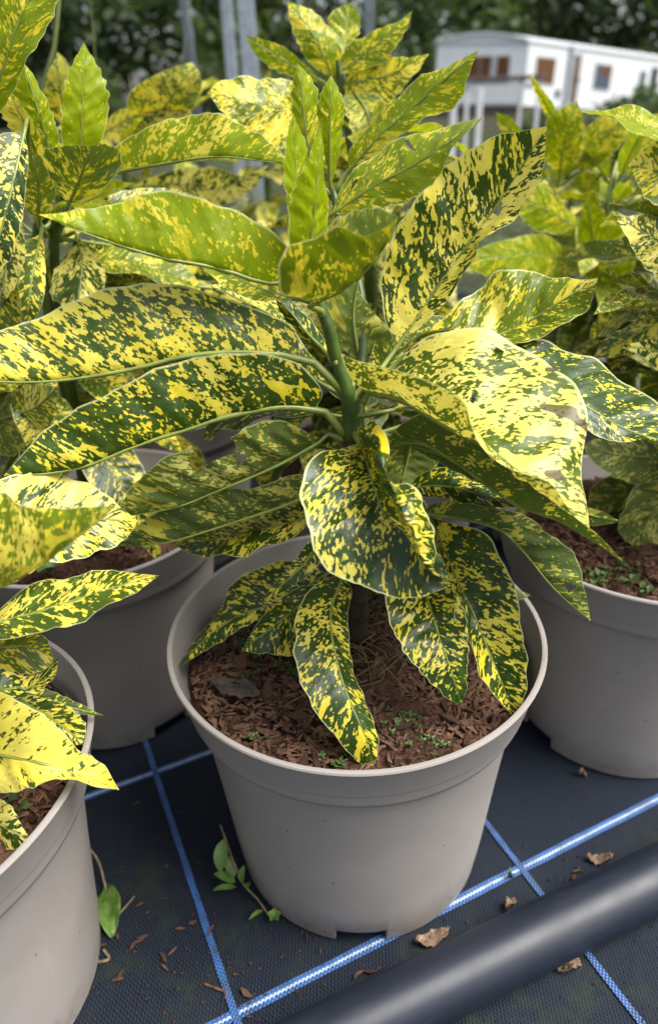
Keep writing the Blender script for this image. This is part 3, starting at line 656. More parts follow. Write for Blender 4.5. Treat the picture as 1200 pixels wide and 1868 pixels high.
h.half([(588, 720), (572, 690), (540, 662), (480, 645), (400, 645), (320, 665), (230, 700), (150, 745), (80, 790), (40, 832)], [(572, 748), (500, 746), (400, 766), (330, 789), (250, 814), (170, 847), (100, 863), (7, 868)],
       (0, -.03, -.06), .008, .04, 16, mature=.95, cov=.5, cream=.15, att=(640, 800, 0), N=56, rmid=.0024)
h.half([(545, 630), (530, 595), (450, 558), (350, 525), (250, 520), (150, 545), (70, 580), (0, 605), (-50, 640)], [(548, 656), (500, 649), (420, 645), (330, 653), (250, 673), (130, 693), (30, 698), (-80, 690)],
       (0, -.02, -.05), .018, .05, 16, mature=.9, cov=.64, cream=.25, att=(630, 716, 0), N=56, rmid=.0024)
h.lmr([(575, 640), (540, 605), (510, 565)], [(608, 655), (562, 610), (532, 572), (503, 545)], [(600, 630), (570, 590), (530, 550)], (0, .03, .04), .01, .01, mature=1., cov=.4, cream=.3, att=(625, 690, 0))
h.lmr([(520, 620), (450, 585), (400, 550)], [(580, 632), (500, 577), (440, 547), (385, 520)], [(545, 570), (480, 540), (420, 518)], (.04, .08, .09), .0, .02, mature=.8, cov=.75, cream=.6, att=(625, 690, .01))
# curled leaf facing out over the pot
h.leaf([[(625, 818), (566, 838), (552, 880), (555, 930), (570, 990), (597, 1035), (640, 1061), (695, 1079), (745, 1091), (792, 1080)],
        [(655, 808), (666, 835), (683, 890), (702, 940), (732, 967), (752, 992), (785, 1045), (833, 1063)],
        [(651, 782), (680, 818), (707, 875), (722, 905), (738, 945), (757, 978), (764, 1012), (790, 1045)],
        [(675, 763), (700, 790), (708, 840), (714, 872), (750, 892), (772, 930), (791, 957), (793, 1000), (790, 1040)]], 1, (-.02, -.10, -.115), [-.012, 0, -.026, -.012],
       mature=1., cov=.56, cream=.3, att=(643, 790, 0), N=64, S=9, wave=.0022, label='cupped leaf with its margin rolled over')
h.lmr([(712, 815), (705, 850), (715, 880)], [(748, 798), (742, 840), (730, 887)], [(790, 815), (797, 840), (772, 872)], (.01, .01, .0), .0, .0, mature=.6, cov=.35, cream=.2, under=True, att=(648, 800, 0))
rg = np.random.default_rng(5)
for k, (px, py, o, az, el, kk, mt_) in enumerate([(645, 800, .012, 1.1, .1, 2, 1), (645, 800, .012, 1.9, .05, 0, 1), (645, 770, .012, 2.7, .15, 4, 1), (645, 770, .012, .45, .12, 6, 1), (648, 860, .012, 1.5, -.1, 2, 1), (655, 860, .01, 1.2, -.1, 0, 1), (650, 840, .01, 2.2, .0, 2, 1), (648, 780, .01, 1.6, .3, 4, .9), (650, 930, .01, .7, -.2, 6, 1), (650, 930, .01, 2.6, -.25, 1, 1), (640, 740, .0, 2.5, .45, 1, .9), (640, 740, .0, .9, .5, 0, .8)]):
    free_leaf(h, h.pt(px, py, o), az, el, kk, rg.uniform(.7, .95), rg.normal(0, .3), mt_, rg.uniform(.35, .5), .3)
# dry roots by the stem, dead grey leaf on the soil
for k in range(26):
    a = rg.uniform(3.6, 6.0); r0 = rg.uniform(.012, .05); p0 = Vector((r0 * math.cos(a), r0 * math.sin(a), .012 + rg.uniform(0, .012))); d = rg.uniform(0, 6.28); l = rg.uniform(.02, .055)
    pts = [p0 + Vector((math.cos(d + q * rg.normal(0, .9)) * l * q, math.sin(d + q * rg.normal(0, .9)) * l * q, .008 * math.sin(q * 3.1) - .006 * q)) for q in (0, .3, .6, 1)]
    MB().tube(catmull([tuple(q) for q in pts], 12), .00042, 5).obj('dry_root', M_STRAW, h.soil)
def crumpled(name, parent, c, L, W, az, mat, seed, lift=.006):
    rg_ = np.random.default_rng(seed); v = []; f = []; n = 12; S = 4
    for j in range(-S, S + 1):
        for i in range(n):
            u = i / (n - 1); w_ = W / 2 * math.sin(math.pi * min(u * .95 + .02, 1)) ** .7 * j / S; x = (u - .5) * L
            z = lift * (.5 + .5 * math.sin(u * 5 + seed)) * (.4 + abs(j / S)) + .0018 * rg_.normal() ; v.append((x, w_, z + .001))
    for j in range(2 * S):
        for i in range(n - 1): a = j * n + i; f.append((a, a + 1, a + n + 1, a + n))
    o = link(name, meshdata(name, v, f, mat), parent); o.location = c; o.rotation_euler = (0, 0, az); m = o.modifiers.new('thick', 'SOLIDIFY'); m.thickness = .0005; return o
_c = gp(430, 1262, SOIL_Z + .008) - Vector((HX, HY, SOIL_Z))
crumpled('dead_leaf', h.soil, (_c.x, _c.y, .010), .042, .017, -.5, M_GREYLEAF, 4, .0025)

# ------------------------------------------------------------------ neighbours
LX, LY = -.304, .3345
f_ = Plant(LX, LY, 'creamy spotted laurel whose pot has a withered green leaf lying at its foot', notch=R(-37), chips=110, lit=1500, seed=21, seedl=30)
f_.stem([(LX, LY, SOIL_Z - .01), (LX + .005, LY, SOIL_Z + .08), (LX - .01, LY + .01, SOIL_Z + .2), (LX - .02, LY + .02, .51)], [.008, .007, .006, .004])
fa = lambda z: (lambda q: (q[0], q[1], 0))(pj((LX, LY, z)))
f_.leaf([[(0, 1043), (80, 1011), (133, 984), (180, 950)], [(-170, 1090), (0, 1067), (55, 1041), (100, 1009), (150, 973), (214, 923)], [(-110, 890), (0, 899), (18, 905), (36, 926), (107, 928), (170, 924)]], 1, (-.01, -.03, -.04), [-.014, 0, .022], mature=.45, cov=.74, cream=.35, att=fa(.40))
f_.lmr([(-40, 890), (21, 869), (64, 863), (120, 869), (173, 891), (210, 917)], [(-110, 962), (50, 962), (150, 948), (252, 950)], [(0, 1060), (80, 1030), (140, 1017), (190, 1003), (228, 983)], (0, .05, .07), .02, -.02, mature=.95, cov=.82, cream=.5, att=fa(.38))
f_.lmr([(-20, 1122), (40, 1078), (110, 1055), (190, 1043), (250, 1046)], [(-80, 1155), (60, 1118), (150, 1090), (230, 1065), (290, 1050)], [(-20, 1165), (70, 1156), (150, 1129), (220, 1094), (262, 1070)], (0, .02, .04), .02, -.016, mature=.9, cov=.62, cream=.4, att=fa(.34))
f_.lmr([(-20, 1150), (40, 1150), (80, 1162)], [(-80, 1190), (20, 1180), (60, 1182), (98, 1198)], [(-10, 1218), (50, 1228), (92, 1218)], (0, .03, .04), .012, -.01, mature=.7, cov=.62, cream=.2, att=fa(.31))
f_.lmr([(0, 1222), (40, 1236), (82, 1222)], [(-80, 1270), (20, 1256), (62, 1250), (108, 1199)], [(0, 1280), (50, 1270), (96, 1240)], (-.01, .0, .01), .008, -.008, mature=1., cov=.5, cream=.4, att=fa(.30), wave=.003)
f_.lmr([(40, 1252), (120, 1272)], [(-60, 1265), (40, 1265), (110, 1285), (191, 1306)], [(40, 1284), (120, 1300)], (0, .02, .03), .004, -.004, mature=.9, cov=.35, cream=.3, att=fa(.29))
f_.lmr([(60, 1268), (120, 1288), (154, 1322)], [(10, 1262), (80, 1302), (120, 1330), (152, 1358)], [(30, 1315), (80, 1345), (120, 1358)], (0, .015, .01), .006, -.006, mature=.95, cov=.62, cream=.25, att=fa(.29))
f_.lmr([(-20, 1262), (40, 1285), (90, 1315), (140, 1365), (187, 1395)], [(-100, 1360), (20, 1382), (90, 1397), (140, 1413), (218, 1441)], [(-20, 1442), (50, 1437), (100, 1424), (140, 1421), (172, 1434)], (-.01, -.03, -.02), .012, -.01, mature=.9, cov=1.02, cream=.45, att=fa(.30), label='nearly all yellow leaf drooping over the pot rim')
f_.lmr([(-20, 1440), (20, 1475), (45, 1515)], [(-90, 1470), (0, 1505), (61, 1538)], [(-20, 1548), (20, 1548), (45, 1544)], (-.01, -.04, -.05), .004, -.004, mature=.95, cov=.66, cream=.75, att=fa(.28))
rg = np.random.default_rng(31)
whorls(f_, (LX, LY, .27), (LX, LY + .01, .40), 4, 6, rg, 0., (.6, .85), skip=lambda az, q: math.cos(az) > .2 or math.sin(az) < -.3)
whorls(f_, (LX - .02, LY + .02, .42), (LX - .02, LY + .02, .50), 4, 6, rg, 0., (.6, .8), z_el=(.1, .7), skip=lambda az, q: math.cos(az) > .75)  # upper leaves kept out of view, added to block light from the front left

BX, BY = -.2516, .671
b_ = Plant(BX, BY, 'spotted laurel in the deeply shaded pot, with one upright toothed lime leaf', notch=R(-48), chips=110, lit=1200, seed=22, seedl=40)
b_.stem([(BX, BY, SOIL_Z - .01), (BX + .01, BY - .01, SOIL_Z + .1), b_.pt(70, 460, 0), b_.pt(95, 380, -.02)], [.006, .0055, .005, .004])
b_.stem([(BX + .01, BY - .01, SOIL_Z + .06), b_.pt(100, 470, 0), b_.pt(126, 380, -.04)], [.005, .0045, .004])
ba = (110, 372, -.02)
b_.lmr([(-60, 150), (-45, 50), (-10, -40)], [(-30, 235), (8, 120), (38, 30), (92, -70)], [(15, 185), (48, 112), (80, 60), (104, 0), (112, -40)], (-.10, -.11, -.10), .0, .0, mature=.25, cov=.66, cream=.15, att=(40, 340, -.05))
b_.lmr([(114, 262), (117, 190), (125, 140), (140, 105)], [(148, 285), (152, 180), (153, 77)], [(182, 262), (196, 210), (190, 150), (170, 110)], (-.02, -.02, -.01), -.006, .01, mature=.0, cov=.27, cream=.2, att=ba, tooth=.0025)
b_.lmr([(40, 262), (18, 200), (20, 140)], [(95, 290), (68, 195), (42, 112)], [(112, 268), (92, 200), (62, 140)], (-.04, -.05, -.05), .0, .008, mature=.12, cov=.4, cream=.1, att=ba)
b_.lmr([(50, 285), (15, 225), (0, 195)], [(75, 300), (46, 225), (14, 167)], [(82, 280), (62, 228), (32, 180)], (-.05, -.07, -.07), .0, .0, mature=.3, cov=.95, cream=.3, att=ba)
b_.lmr([(95, 330), (79, 292), (84, 268), (115, 270), (142, 266)], [(125, 374), (143, 335), (156, 300), (166, 266)], [(178, 350), (213, 316), (218, 276), (196, 264)], (-.05, -.08, -.09), -.01, -.01, mature=.62, cov=.58, cream=.15, under=True, att=(122, 400, -.04))
b_.half([(207, 275), (260, 236), (340, 212), (400, 210), (450, 233), (500, 268)], [(203, 318), (290, 302), (390, 287), (470, 293), (537, 303)], (-.05, -.07, -.08), .01, .03, 14, mature=.2, cov=.58, cream=.15, att=ba)
b_.lmr([(0, 250), (-22, 330), (-40, 430)], [(45, 240), (25, 330), (0, 430), (-30, 520)], [(52, 290), (42, 380), (18, 470)], (-.08, -.12, -.13), .0, .0, mature=1., cov=.68, cream=.6, att=(60, 330, -.05))
b_.lmr([(46, 375), (46, 310)], [(72, 405), (70, 335), (58, 272)], [(98, 380), (96, 310)], (-.05, -.07, -.08), .0, .0, mature=.5, cov=.42, cream=.2, att=(80, 425, -.02), under=True)
b_.lmr([(46, 450), (36, 520), (42, 570)], [(76, 425), (60, 500), (50, 590)], [(82, 460), (81, 530), (66, 578)], (-.06, -.10, -.11), .0, .0, mature=.85, cov=.6, cream=.3, att=(85, 430, -.03))
b_.lmr([(-10, 560), (-30, 640), (-30, 700)], [(20, 470), (0, 580), (-10, 700)], [(40, 500), (35, 600), (20, 680)], (-.08, -.1, -.1), .0, .0, mature=.8, cov=.62, cream=.2, att=(60, 440, -.03))
b_.lmr([(300, 485), (230, 480), (150, 500)], [(380, 525), (300, 515), (200, 515), (100, 540)], [(330, 560), (220, 560), (150, 560)], (.04, .02, .0), .01, .0, mature=.85, cov=.5, cream=.7, att=(420, 530, .06))
for L, M_, R_, om, kw in [
    ([(190, 360), (260, 345), (330, 350)], [(130, 400), (220, 375), (310, 372), (390, 390)], [(200, 410), (290, 410), (350, 405)], (0, .05, .08), dict(mature=.9, cov=.7, cream=.7)),
    ([(120, 470), (100, 500), (95, 540)], [(140, 430), (150, 490), (140, 570)], [(185, 480), (190, 530), (170, 565)], (0, -.04, -.06), dict(mature=.9, cov=.62, cream=.8)),
    ([(250, 430), (330, 430), (400, 450)], [(150, 440), (260, 455), (350, 470), (440, 500)], [(240, 490), (330, 510), (400, 510)], (0, .06, .1), dict(mature=1., cov=.5, cream=.6)),
    ([(20, 720), (60, 700), (100, 705)], [(-40, 780), (20, 760), (70, 740), (108, 700)], [(0, 830), (60, 815), (95, 770)], (-.05, -.10, -.12), dict(mature=.8, cov=.6, cream=.4, under=True)),
    ([(10, 430), (-10, 480)], [(30, 380), (15, 460), (0, 560)], [(45, 430), (40, 500)], (-.06, -.09, -.1), dict(mature=.9, cov=.7, cream=.6))]:
    b_.lmr(L, M_, R_, om, .006, -.004, att=(100, 440, 0), **kw)
rg = np.random.default_rng(32)
whorls(b_, (BX, BY, .34), (BX + .01, BY, .50), 7, 6, rg, .2, (.75, 1.05), cov=(.45, .75), z_el=(-.2, .5), cream=.5, skip=lambda az, q: q > .6 and math.sin(az) < -.45)

RX, RY = .3073, .607
r_ = Plant(RX, RY, 'spotted laurel in grey pot with leafy weeds in its soil, beside algae on the mat', notch=R(205), chips=140, lit=1800, seed=23, seedl=130)
r_.stem([(RX, RY, SOIL_Z - .01), (RX + .01, RY, SOIL_Z + .12), (RX + .01, RY + .01, .50), (RX, RY, .56)], [.009, .008, .006, .004])
ra = lambda z: pj((RX, RY, z)) + (0,)
r_.lmr([(1230, 392), (1190, 400), (1160, 395)], [(1290, 500), (1220, 450), (1175, 425), (1123, 398)], [(1230, 530), (1180, 490), (1150, 445)], (0, -.03, -.04), .01, -.01, mature=.9, cov=.72, cream=.8, att=ra(.47))
r_.lmr([(1250, 215), (1200, 255), (1165, 280)], [(1300, 330), (1220, 315), (1146, 300)], [(1260, 390), (1200, 375), (1170, 345)], (0, -.02, -.03), .01, -.01, mature=.6, cov=.75, cream=.2, att=ra(.52))
r_.lmr([(1200, 555), (1150, 590), (1110, 615)], [(1300, 560), (1220, 580), (1150, 615), (1078, 655)], [(1240, 625), (1180, 640), (1120, 650)], (0, -.0, .0), .02, -.01, mature=.8, cov=.6, cream=.2, att=ra(.44))
r_.lmr([(1210, 620), (1160, 625)], [(1300, 660), (1200, 640), (1130, 632)], [(1230, 690), (1170, 650)], (0, -.04, -.06), .0, .0, mature=.95, cov=.6, cream=.7, att=ra(.42))
r_.lmr([(1220, 770), (1140, 790), (1090, 800)], [(1320, 840), (1220, 835), (1130, 830), (1060, 812)], [(1230, 890), (1150, 880), (1090, 850)], (0, .0, .0), .01, -.01, mature=.8, cov=.5, cream=.9, att=ra(.38), under=True)
r_.lmr([(1200, 830), (1130, 860), (1080, 890)], [(1300, 800), (1200, 880), (1130, 910), (1070, 925)], [(1230, 930), (1160, 950), (1100, 940)], (0, .03, .04), .01, -.01, mature=.85, cov=.42, cream=.8, att=ra(.36), under=True)
r_.lmr([(1180, 880), (1140, 920), (1130, 970)], [(1290, 880), (1210, 920), (1175, 960), (1168, 1008)], [(1230, 960), (1200, 990)], (0, -.02, -.03), .0, .0, mature=.9, cov=.5, cream=.6, att=ra(.35), under=True)
rg = np.random.default_rng(33)
whorls(r_, (RX, RY, .33), (RX, RY, .52), 8, 6, rg, .5, (.75, 1.0), cov=(.45, .7), z_el=(-.35, .8), skip=lambda az, q: q < .45 and math.cos(az) < -.2 and math.sin(az) < .1)

MX, MY = .055, .815
m_ = Plant(MX, MY, 'tall spotted laurel with a star of yellow-green leaves behind the large laurel', chips=0, lit=0, seed=24, seedl=0)
m_.stem([(MX, MY, SOIL_Z - .01), (MX, MY, SOIL_Z + .2), m_.pt(630, 200, 0), m_.pt(618, 110, 0)], [.009, .008, .006, .004])
ma = (625, 170, 0)
m_.lmr([(565, 115), (541, 70), (530, 38)], [(608, 145), (582, 82), (556, 42), (524, 3)], [(628, 118), (612, 70), (585, 35), (560, 15)], (0, -.01, .0), .0, .01, mature=.3, cov=.62, cream=.1, att=ma)
m_.lmr([(550, 112), (515, 86), (480, 72)], [(590, 150), (515, 108), (446, 65)], [(555, 146), (500, 126), (465, 96)], (0, -.02, -.02), .0, .0, mature=.2, cov=.5, cream=.1, att=ma)
m_.lmr([(630, 88), (672, 62), (720, 42)], [(615, 135), (680, 88), (752, 20)], [(655, 130), (705, 108), (725, 78), (742, 50)], (0, -.02, -.02), .01, -.01, mature=.3, cov=.62, cream=.1, att=ma)
m_.lmr([(650, 122), (700, 106), (750, 104)], [(622, 155), (705, 138), (783, 98)], [(645, 185), (700, 192), (750, 142)], (0, -.03, -.04), .01, -.01, mature=.5, cov=.68, cream=.1, att=ma)
m_.lmr([(530, 150), (460, 143), (410, 145)], [(590, 205), (480, 192), (378, 168)], [(530, 265), (480, 262), (420, 218)], (0, -.05, -.06), .02, -.01, mature=.7, cov=.78, cream=.15, att=(628, 230, 0))
m_.lmr([(625, 185), (640, 230), (650, 280)], [(640, 160), (672, 215), (668, 290)], [(690, 175), (710, 220), (695, 270)], (0, -.06, -.07), .0, .0, mature=.75, cov=.68, cream=.15, att=(628, 200, 0), under=True)
m_.lmr([(600, 60), (605, 25)], [(622, 120), (630, 60), (640, 5)], [(650, 70), (655, 30)], (0, .02, .03), .0, .0, mature=.3, cov=.6, cream=.1, att=ma)
rg = np.random.default_rng(34)
whorls(m_, (MX, MY, .36), (MX, MY, .56), 6, 5, rg, .2, (.8, 1.05), cov=(.5, .8), z_el=(-.3, .35))

whorls(m_, (MX, MY, .27), (MX, MY, .37), 4, 7, rg, 0., (.85, 1.1), cov=(.3, .5), z_el=(-.25, .1))
QX, QY = .36, .965
q_ = Plant(QX, QY, 'lime green spotted laurel in front of the white caravan', chips=0, lit=0, seed=25, seedl=0)
q_.stem([(QX, QY, SOIL_Z - .01), (QX, QY, .40), (QX, QY, .57)], [.009, .008, .005])
qa = pj((QX, QY, .53)) + (0,)
for L, M_, R_, om, mt, cv in [
    ([(1000, 215), (978, 175)], [(1025, 250), (995, 190), (964, 131)], [(1022, 215), (990, 165)], (0, -.02, -.02), .1, .45),
    ([(1060, 250), (1095, 212), (1130, 198)], [(1045, 310), (1100, 250), (1157, 192)], [(1085, 305), (1125, 270), (1150, 230)], (0, -.02, -.02), .25, .62),
    ([(985, 280), (990, 240), (1010, 205)], [(1020, 320), (1030, 260), (1052, 185)], [(1055, 290), (1065, 250), (1062, 215)], (0, -.03, -.03), .2, .7),
    ([(1058, 490), (1053, 430), (1060, 390)], [(1095, 530), (1082, 440), (1070, 358)], [(1150, 500), (1155, 430), (1110, 398)], (-.05, -.09, -.1), .08, .36),
    ([(1000, 345), (960, 335)], [(1090, 440), (1000, 385), (925, 352)], [(1040, 430), (980, 420), (945, 390)], (-.02, -.06, -.07), .15, .42),
    ([(990, 430), (920, 440), (870, 455)], [(1075, 480), (980, 465), (900, 470), (845, 480)], [(1020, 510), (930, 505), (880, 500)], (-.04, -.1, -.13), .15, .45),
    ([(1120, 250), (1150, 225)], [(1095, 320), (1150, 260), (1205, 205)], [(1150, 310), (1190, 270)], (0, .0, .0), .2, .7),
    ([(930, 260), (910, 230)], [(1000, 330), (950, 260), (905, 205)], [(985, 285), (935, 220)], (0, .02, .02), .2, .45)]:
    q_.lmr(L, M_, R_, om, .005, -.005, mature=mt, cov=cv, cream=.1, att=qa)
rg = np.random.default_rng(35)
whorls(q_, (QX, QY, .32), (QX, QY, .49), 8, 6, rg, .8, (.8, 1.0), cov=(.35, .65), z_el=(-.3, .7))
for (x, y, zt, sd_, lab) in [(-.235, 1.0, .56, 41, 'spotted laurel with a cupped golden leaf behind the shaded pot'), (.70, 1.06, .56, 42, 'spotted laurel in the back row beneath the far end of the caravan'),
                       (-.56, .86, .55, 43, 'spotted laurel in the back row nearest the tall wild grass'), (.12, 1.20, .50, 44, 'lower spotted laurel hidden behind the tall star-crowned laurel'), (-.585, .55, .52, 51, 'unseen spotted laurel added to shade the deeply shaded pot'), (-.62, .20, .50, 52, 'unseen spotted laurel added beside the creamy laurel to block sky light'), (.62, .76, .55, 45, 'spotted laurel crowded against the pot with leafy weeds'),  # laurels beside the shaded and creamy pots are out of view, added to block sky
    (-.62, 1.22, .56, 46, 'farthest-row spotted laurel below the thin paired posts'), (-.22, 1.34, .585, 47, 'farthest-row spotted laurel below the widest post'), (.08, 1.52, .52, 48, 'farthest-row spotted laurel behind the star-crowned laurel'), (.45, 1.40, .46, 49, 'farthest-row spotted laurel below the dark topped table'), (-.10, 1.62, .60, 53, 'tall farthest-row spotted laurel between the star crown and the widest post'), (.82, 1.55, .48, 50, 'farthest-row spotted laurel below the caravan side window')]:
    p = Plant(x, y, lab, chips=0, lit=0, seed=sd_, seedl=0); p.stem([(x, y, SOIL_Z - .01), (x, y, .4), (x, y, zt)], [.009, .008, .005]); rg = np.random.default_rng(sd_)
    whorls(p, (x, y, .32), (x, y, zt - .02), 6, 5, rg, .3, (.75, 1.0), cov=(.5, .85), z_el=(-.35, .6), cream=.35)
    if sd_ in (41, 43, 45): whorls(p, (x, y, .27), (x, y, .36), 3, 7, rg, 0., (.85, 1.05), cov=(.3, .5), z_el=(-.25, .1))
    if sd_ == 41:
        p.lmr([(245, 215), (232, 180), (260, 150), (300, 130)], [(275, 235), (300, 195), (325, 160), (350, 113)], [(330, 215), (360, 180), (366, 140)], (0, -.05, -.05), .0, .0, mature=.75, cov=.8, cream=.15, under=True, att=(270, 260, 0))
        p.lmr([(85, 190), (88, 140), (100, 110)], [(125, 240), (112, 170), (105, 95)], [(140, 200), (132, 140), (120, 110)], (.0, -.05, -.05), .0, .0, mature=.75, cov=.85, cream=.2, att=(150, 280, 0), under=True)
        p.lmr([(210, 205), (260, 192), (330, 190)], [(180, 250), (240, 215), (300, 215), (370, 235)], [(240, 265), (310, 265)], (0, -.03, -.05), .0, .0, mature=.85, cov=.85, cream=.5, att=(200, 290, 0))
        p.lmr([(300, 315), (380, 305), (440, 320)], [(230, 345), (320, 335), (400, 345), (490, 300)], [(300, 380), (400, 375), (460, 345)], (0, -.06, -.08), .0, .0, mature=.95, cov=.8, cream=.8, att=(210, 330, 0))

# ------------------------------------------------------------------ weeds and litter on the mat
def small_leaf(mb, base, d, L, W, up=.2):
    d = Vector(d).normalized(); e = d.cross(Vector((0, 0, 1))).normalized(); n = e.cross(d); base = Vector(base); v = []; N = 7
    for i in range(N):
        u = i / (N - 1); w_ = W / 2 * math.sin(math.pi * u ** .8) ** .8; c = base + d * L * u + n * (L * up * math.sin(u * 2.2))
        v += [c - e * w_ + n * w_ * .35, c, c + e * w_ + n * w_ * .35]
    mb.add(v, [(3 * i + k, 3 * i + k + 3, 3 * i + k + 4, 3 * i + k + 1) for i in range(N - 1) for k in range(2)])
def weed(loc, leaves, stem, label, mat=M_WEED):
    root = empty('weed', loc); MB().tube(stem, .0009, 6).obj('stem', M_STRAW, root)
    for (b, d, L, W) in leaves:
        mb = MB(); small_leaf(mb, b, d, L, W); mb.obj('leaf', mat, root)
    return tag(root, label, 'weed')
g0 = gp(465, 1650)
_w = lambda x, y, z: gp(x, y, z) - g0
weed(g0, [(_w(408, 1530, .055), (-.1, -.6, -.9), .026, .012), (_w(430, 1610, .022), (-.9, .25, .1), .020, .009), (_w(428, 1600, .026), (-.5, .7, .5), .020, .010), (_w(440, 1610, .022), (.3, .5, .8), .016, .007), (_w(432, 1618, .016), (-1., -.25, 0), .020, .006), (_w(452, 1622, .016), (.1, -.3, .8), .012, .006), (_w(480, 1660, .006), (-.7, -.7, .1), .016, .004)],
     [_w(492, 1672, .002), _w(470, 1640, .008), _w(445, 1615, .018), _w(425, 1570, .040), _w(408, 1520, .060), _w(402, 1505, .066)], 'leafy weed sprouting beside the foot of the large laurel pot')
g0 = gp(502, 1683); weed(g0, [((0, 0, .008), (math.cos(a), math.sin(a), .3), .007, .0055) for a in (.3, 1.6, 2.9, 4.2, 5.3)], [(0, .002, 0), (0, 0, .008)], 'tiny round-leaved weed rosette against the large pot')
g0 = gp(133, 1838); weed(g0, [((0, 0, .006), (math.cos(a), math.sin(a), .3), .006, .0055) for a in (.0, 3.0)], [(0, .001, 0), (0, 0, .006)], 'two-leaved weed seedling at the foot of the creamy laurel pot')
for (x, y, s_) in ((1090, 1052, 1.2), (1150, 1055, .9), (1180, 1075, .9)):
    c = gp(x, y, SOIL_Z + .012) - Vector((RX, RY, SOIL_Z)); mb = MB()
    for a in np.linspace(0, 5.3, 7): small_leaf(mb, c + Vector((rg.normal(0, .003), rg.normal(0, .003), -rg.uniform(0, .006))), (math.cos(a + rg.normal(0, .3)), math.sin(a), rg.uniform(.1, .8)), .009 * s_ * rg.uniform(.5, 1.2), .007 * s_ * rg.uniform(.6, 1.1))
    mb.tube([c - Vector((0, 0, .012)), c], .0008, 5); mb.obj('weed_tuft', M_SEEDL, r_.soil)
c = gp(95, 1040, SOIL_Z + .02) - Vector((BX, BY, SOIL_Z))
for a, l in ((3.4, .034), (.3, .03), (1.6, .024), (4.6, .026), (2.4, .024)):
    mb = MB(); small_leaf(mb, c, (math.cos(a), math.sin(a), .35), l, l * .42); mb.tube([c - Vector((0, 0, .02)), c], .0009, 5); mb.obj('weed_leaf', M_SEEDL, b_.soil)
for (x, y) in ((33, 1475), (12, 1462)):
    c = gp(x, y, SOIL_Z + .012) - Vector((LX, LY, SOIL_Z)); mb = MB(); small_leaf(mb, c, (1, -.2, .3), .010, .009); mb.tube([c - Vector((0, 0, .01)), c], .0006, 5); mb.obj('seedling', M_SEEDL, f_.soil)
o = crumpled('fallen_leaf', None, gp(203, 1665) + Vector((0, 0, .003)), .050, .020, R(-72), M_WEED, 5, .007)
tag(o, 'withered green leaf fallen on the mat by the creamy laurel pot', 'leaf')
def stick(pts, r, label, mat=M_STRAW, name='dry_stalk', cat='stalk'):
    o = MB().tube(catmull([tuple(p) for p in pts], 14), r, 6).obj(name, mat); tag(o, label, cat); return o
stick([gp(165, 1575) + Vector((0, 0, .03)), gp(188, 1600) + Vector((0, 0, .022)), gp(196, 1630) + Vector((0, 0, .004))], .0011, 'pale bent stalk of the withered leaf')
stick([gp(216, 1675) + Vector((0, 0, .003)), gp(247, 1640) + Vector((0, 0, .004))], .0009, 'straight pale stalk sticking out beside the withered leaf')
stick([gp(176, 1757) + Vector((0, 0, .001)), gp(200, 1752) + Vector((0, 0, .002)), gp(190, 1735) + Vector((0, 0, .002))], .0013, 'hooked dry twig near the creamy laurel pot')
stick([gp(370, 1795) + Vector((0, 0, .001)), gp(415, 1813) + Vector((0, 0, .002))], .0011, 'thin brown twig beside the blue and white stripe', M_CHIP)
for k in range(7):
    a = rg.uniform(0, 6.28); b0 = gp(180, 1690) + Vector((0, 0, .003)); stick([b0, b0 + Vector((math.cos(a) * .008, math.sin(a) * .008, .008)), b0 + Vector((math.cos(a) * .018, math.sin(a) * .018, .001))], .00035, 'hair-thin dry root clump at the creamy laurel pot').__setitem__('group', 'dry roots by the creamy pot')
def chip(x, y, s, rz, label, mat=None, k=None, grp=None):
    o = link('wood_chip', CHIPS[(k if k is not None else int(x)) % 7].copy() if mat else CHIPS[(k if k is not None else int(x)) % 7]); 
    if mat: o.data.materials[0] = mat
    p = gp(x, y); o.location = p + Vector((0, 0, .0022 + s * .05)); o.scale = (s, s, s * .8); o.rotation_euler = (rg.normal(0, .1), rg.normal(0, .08), rz); tag(o, label, 'wood chip', grp); return o
G1 = 'bark chips scattered on the mat'
lab1 = 'small red-brown bark chip lying loose on the black mat'
for (x, y, s, a) in [(385, 1700, .012, 1.2), (352, 1686, .009, .4), (330, 1697, .008, .1), (300, 1750, .011, -.9), (302, 1768, .008, -.6), (252, 1722, .014, .6), (262, 1712, .010, .2), (243, 1730, .008, 1.), (316, 1738, .009, .9), (220, 1782, .012, 1.1), (216, 1790, .010, .2), (305, 1583, .008, -.8),
                     (256, 1653, .010, .5), (450, 1815, .014, -.6), (410, 1822, .007, 1.2), (474, 1770, .005, .3), (515, 1748, .006, .6), (560, 1712, .008, 1.6), (585, 1738, .006, 1.4), (186, 1728, .012, .1), (215, 1710, .010, -1.1), (270, 1668, .006, .6), (333, 1778, .005, .2), (365, 1575, .005, .1), (250, 1468, .010, .5), (170, 1460, .004, .5), (270, 1825, .006, .4), (455, 1858, .005, .2), (382, 1783, .004, 0.), (430, 1780, .005, 0.)]:
    chip(x, y, s, a, lab1, grp=G1)
for (x, y, s, a) in [(655, 1778, .010, .3), (675, 1775, .012, -.1), (690, 1770, .008, .6), (650, 1783, .007, .9)]: chip(x, y, s, a, 'rusty crumb of bark on the mat between the large pot and the pipe', grp='rusty bark crumbs')
for (x, y, s, a) in [(1050, 1592, .010, .3), (1045, 1603, .008, 1.), (1056, 1588, .008, 2)]: chip(x, y, s, a, 'dark bark crumb caught against the pipe beside a dry leaf', grp='dark bark crumbs')
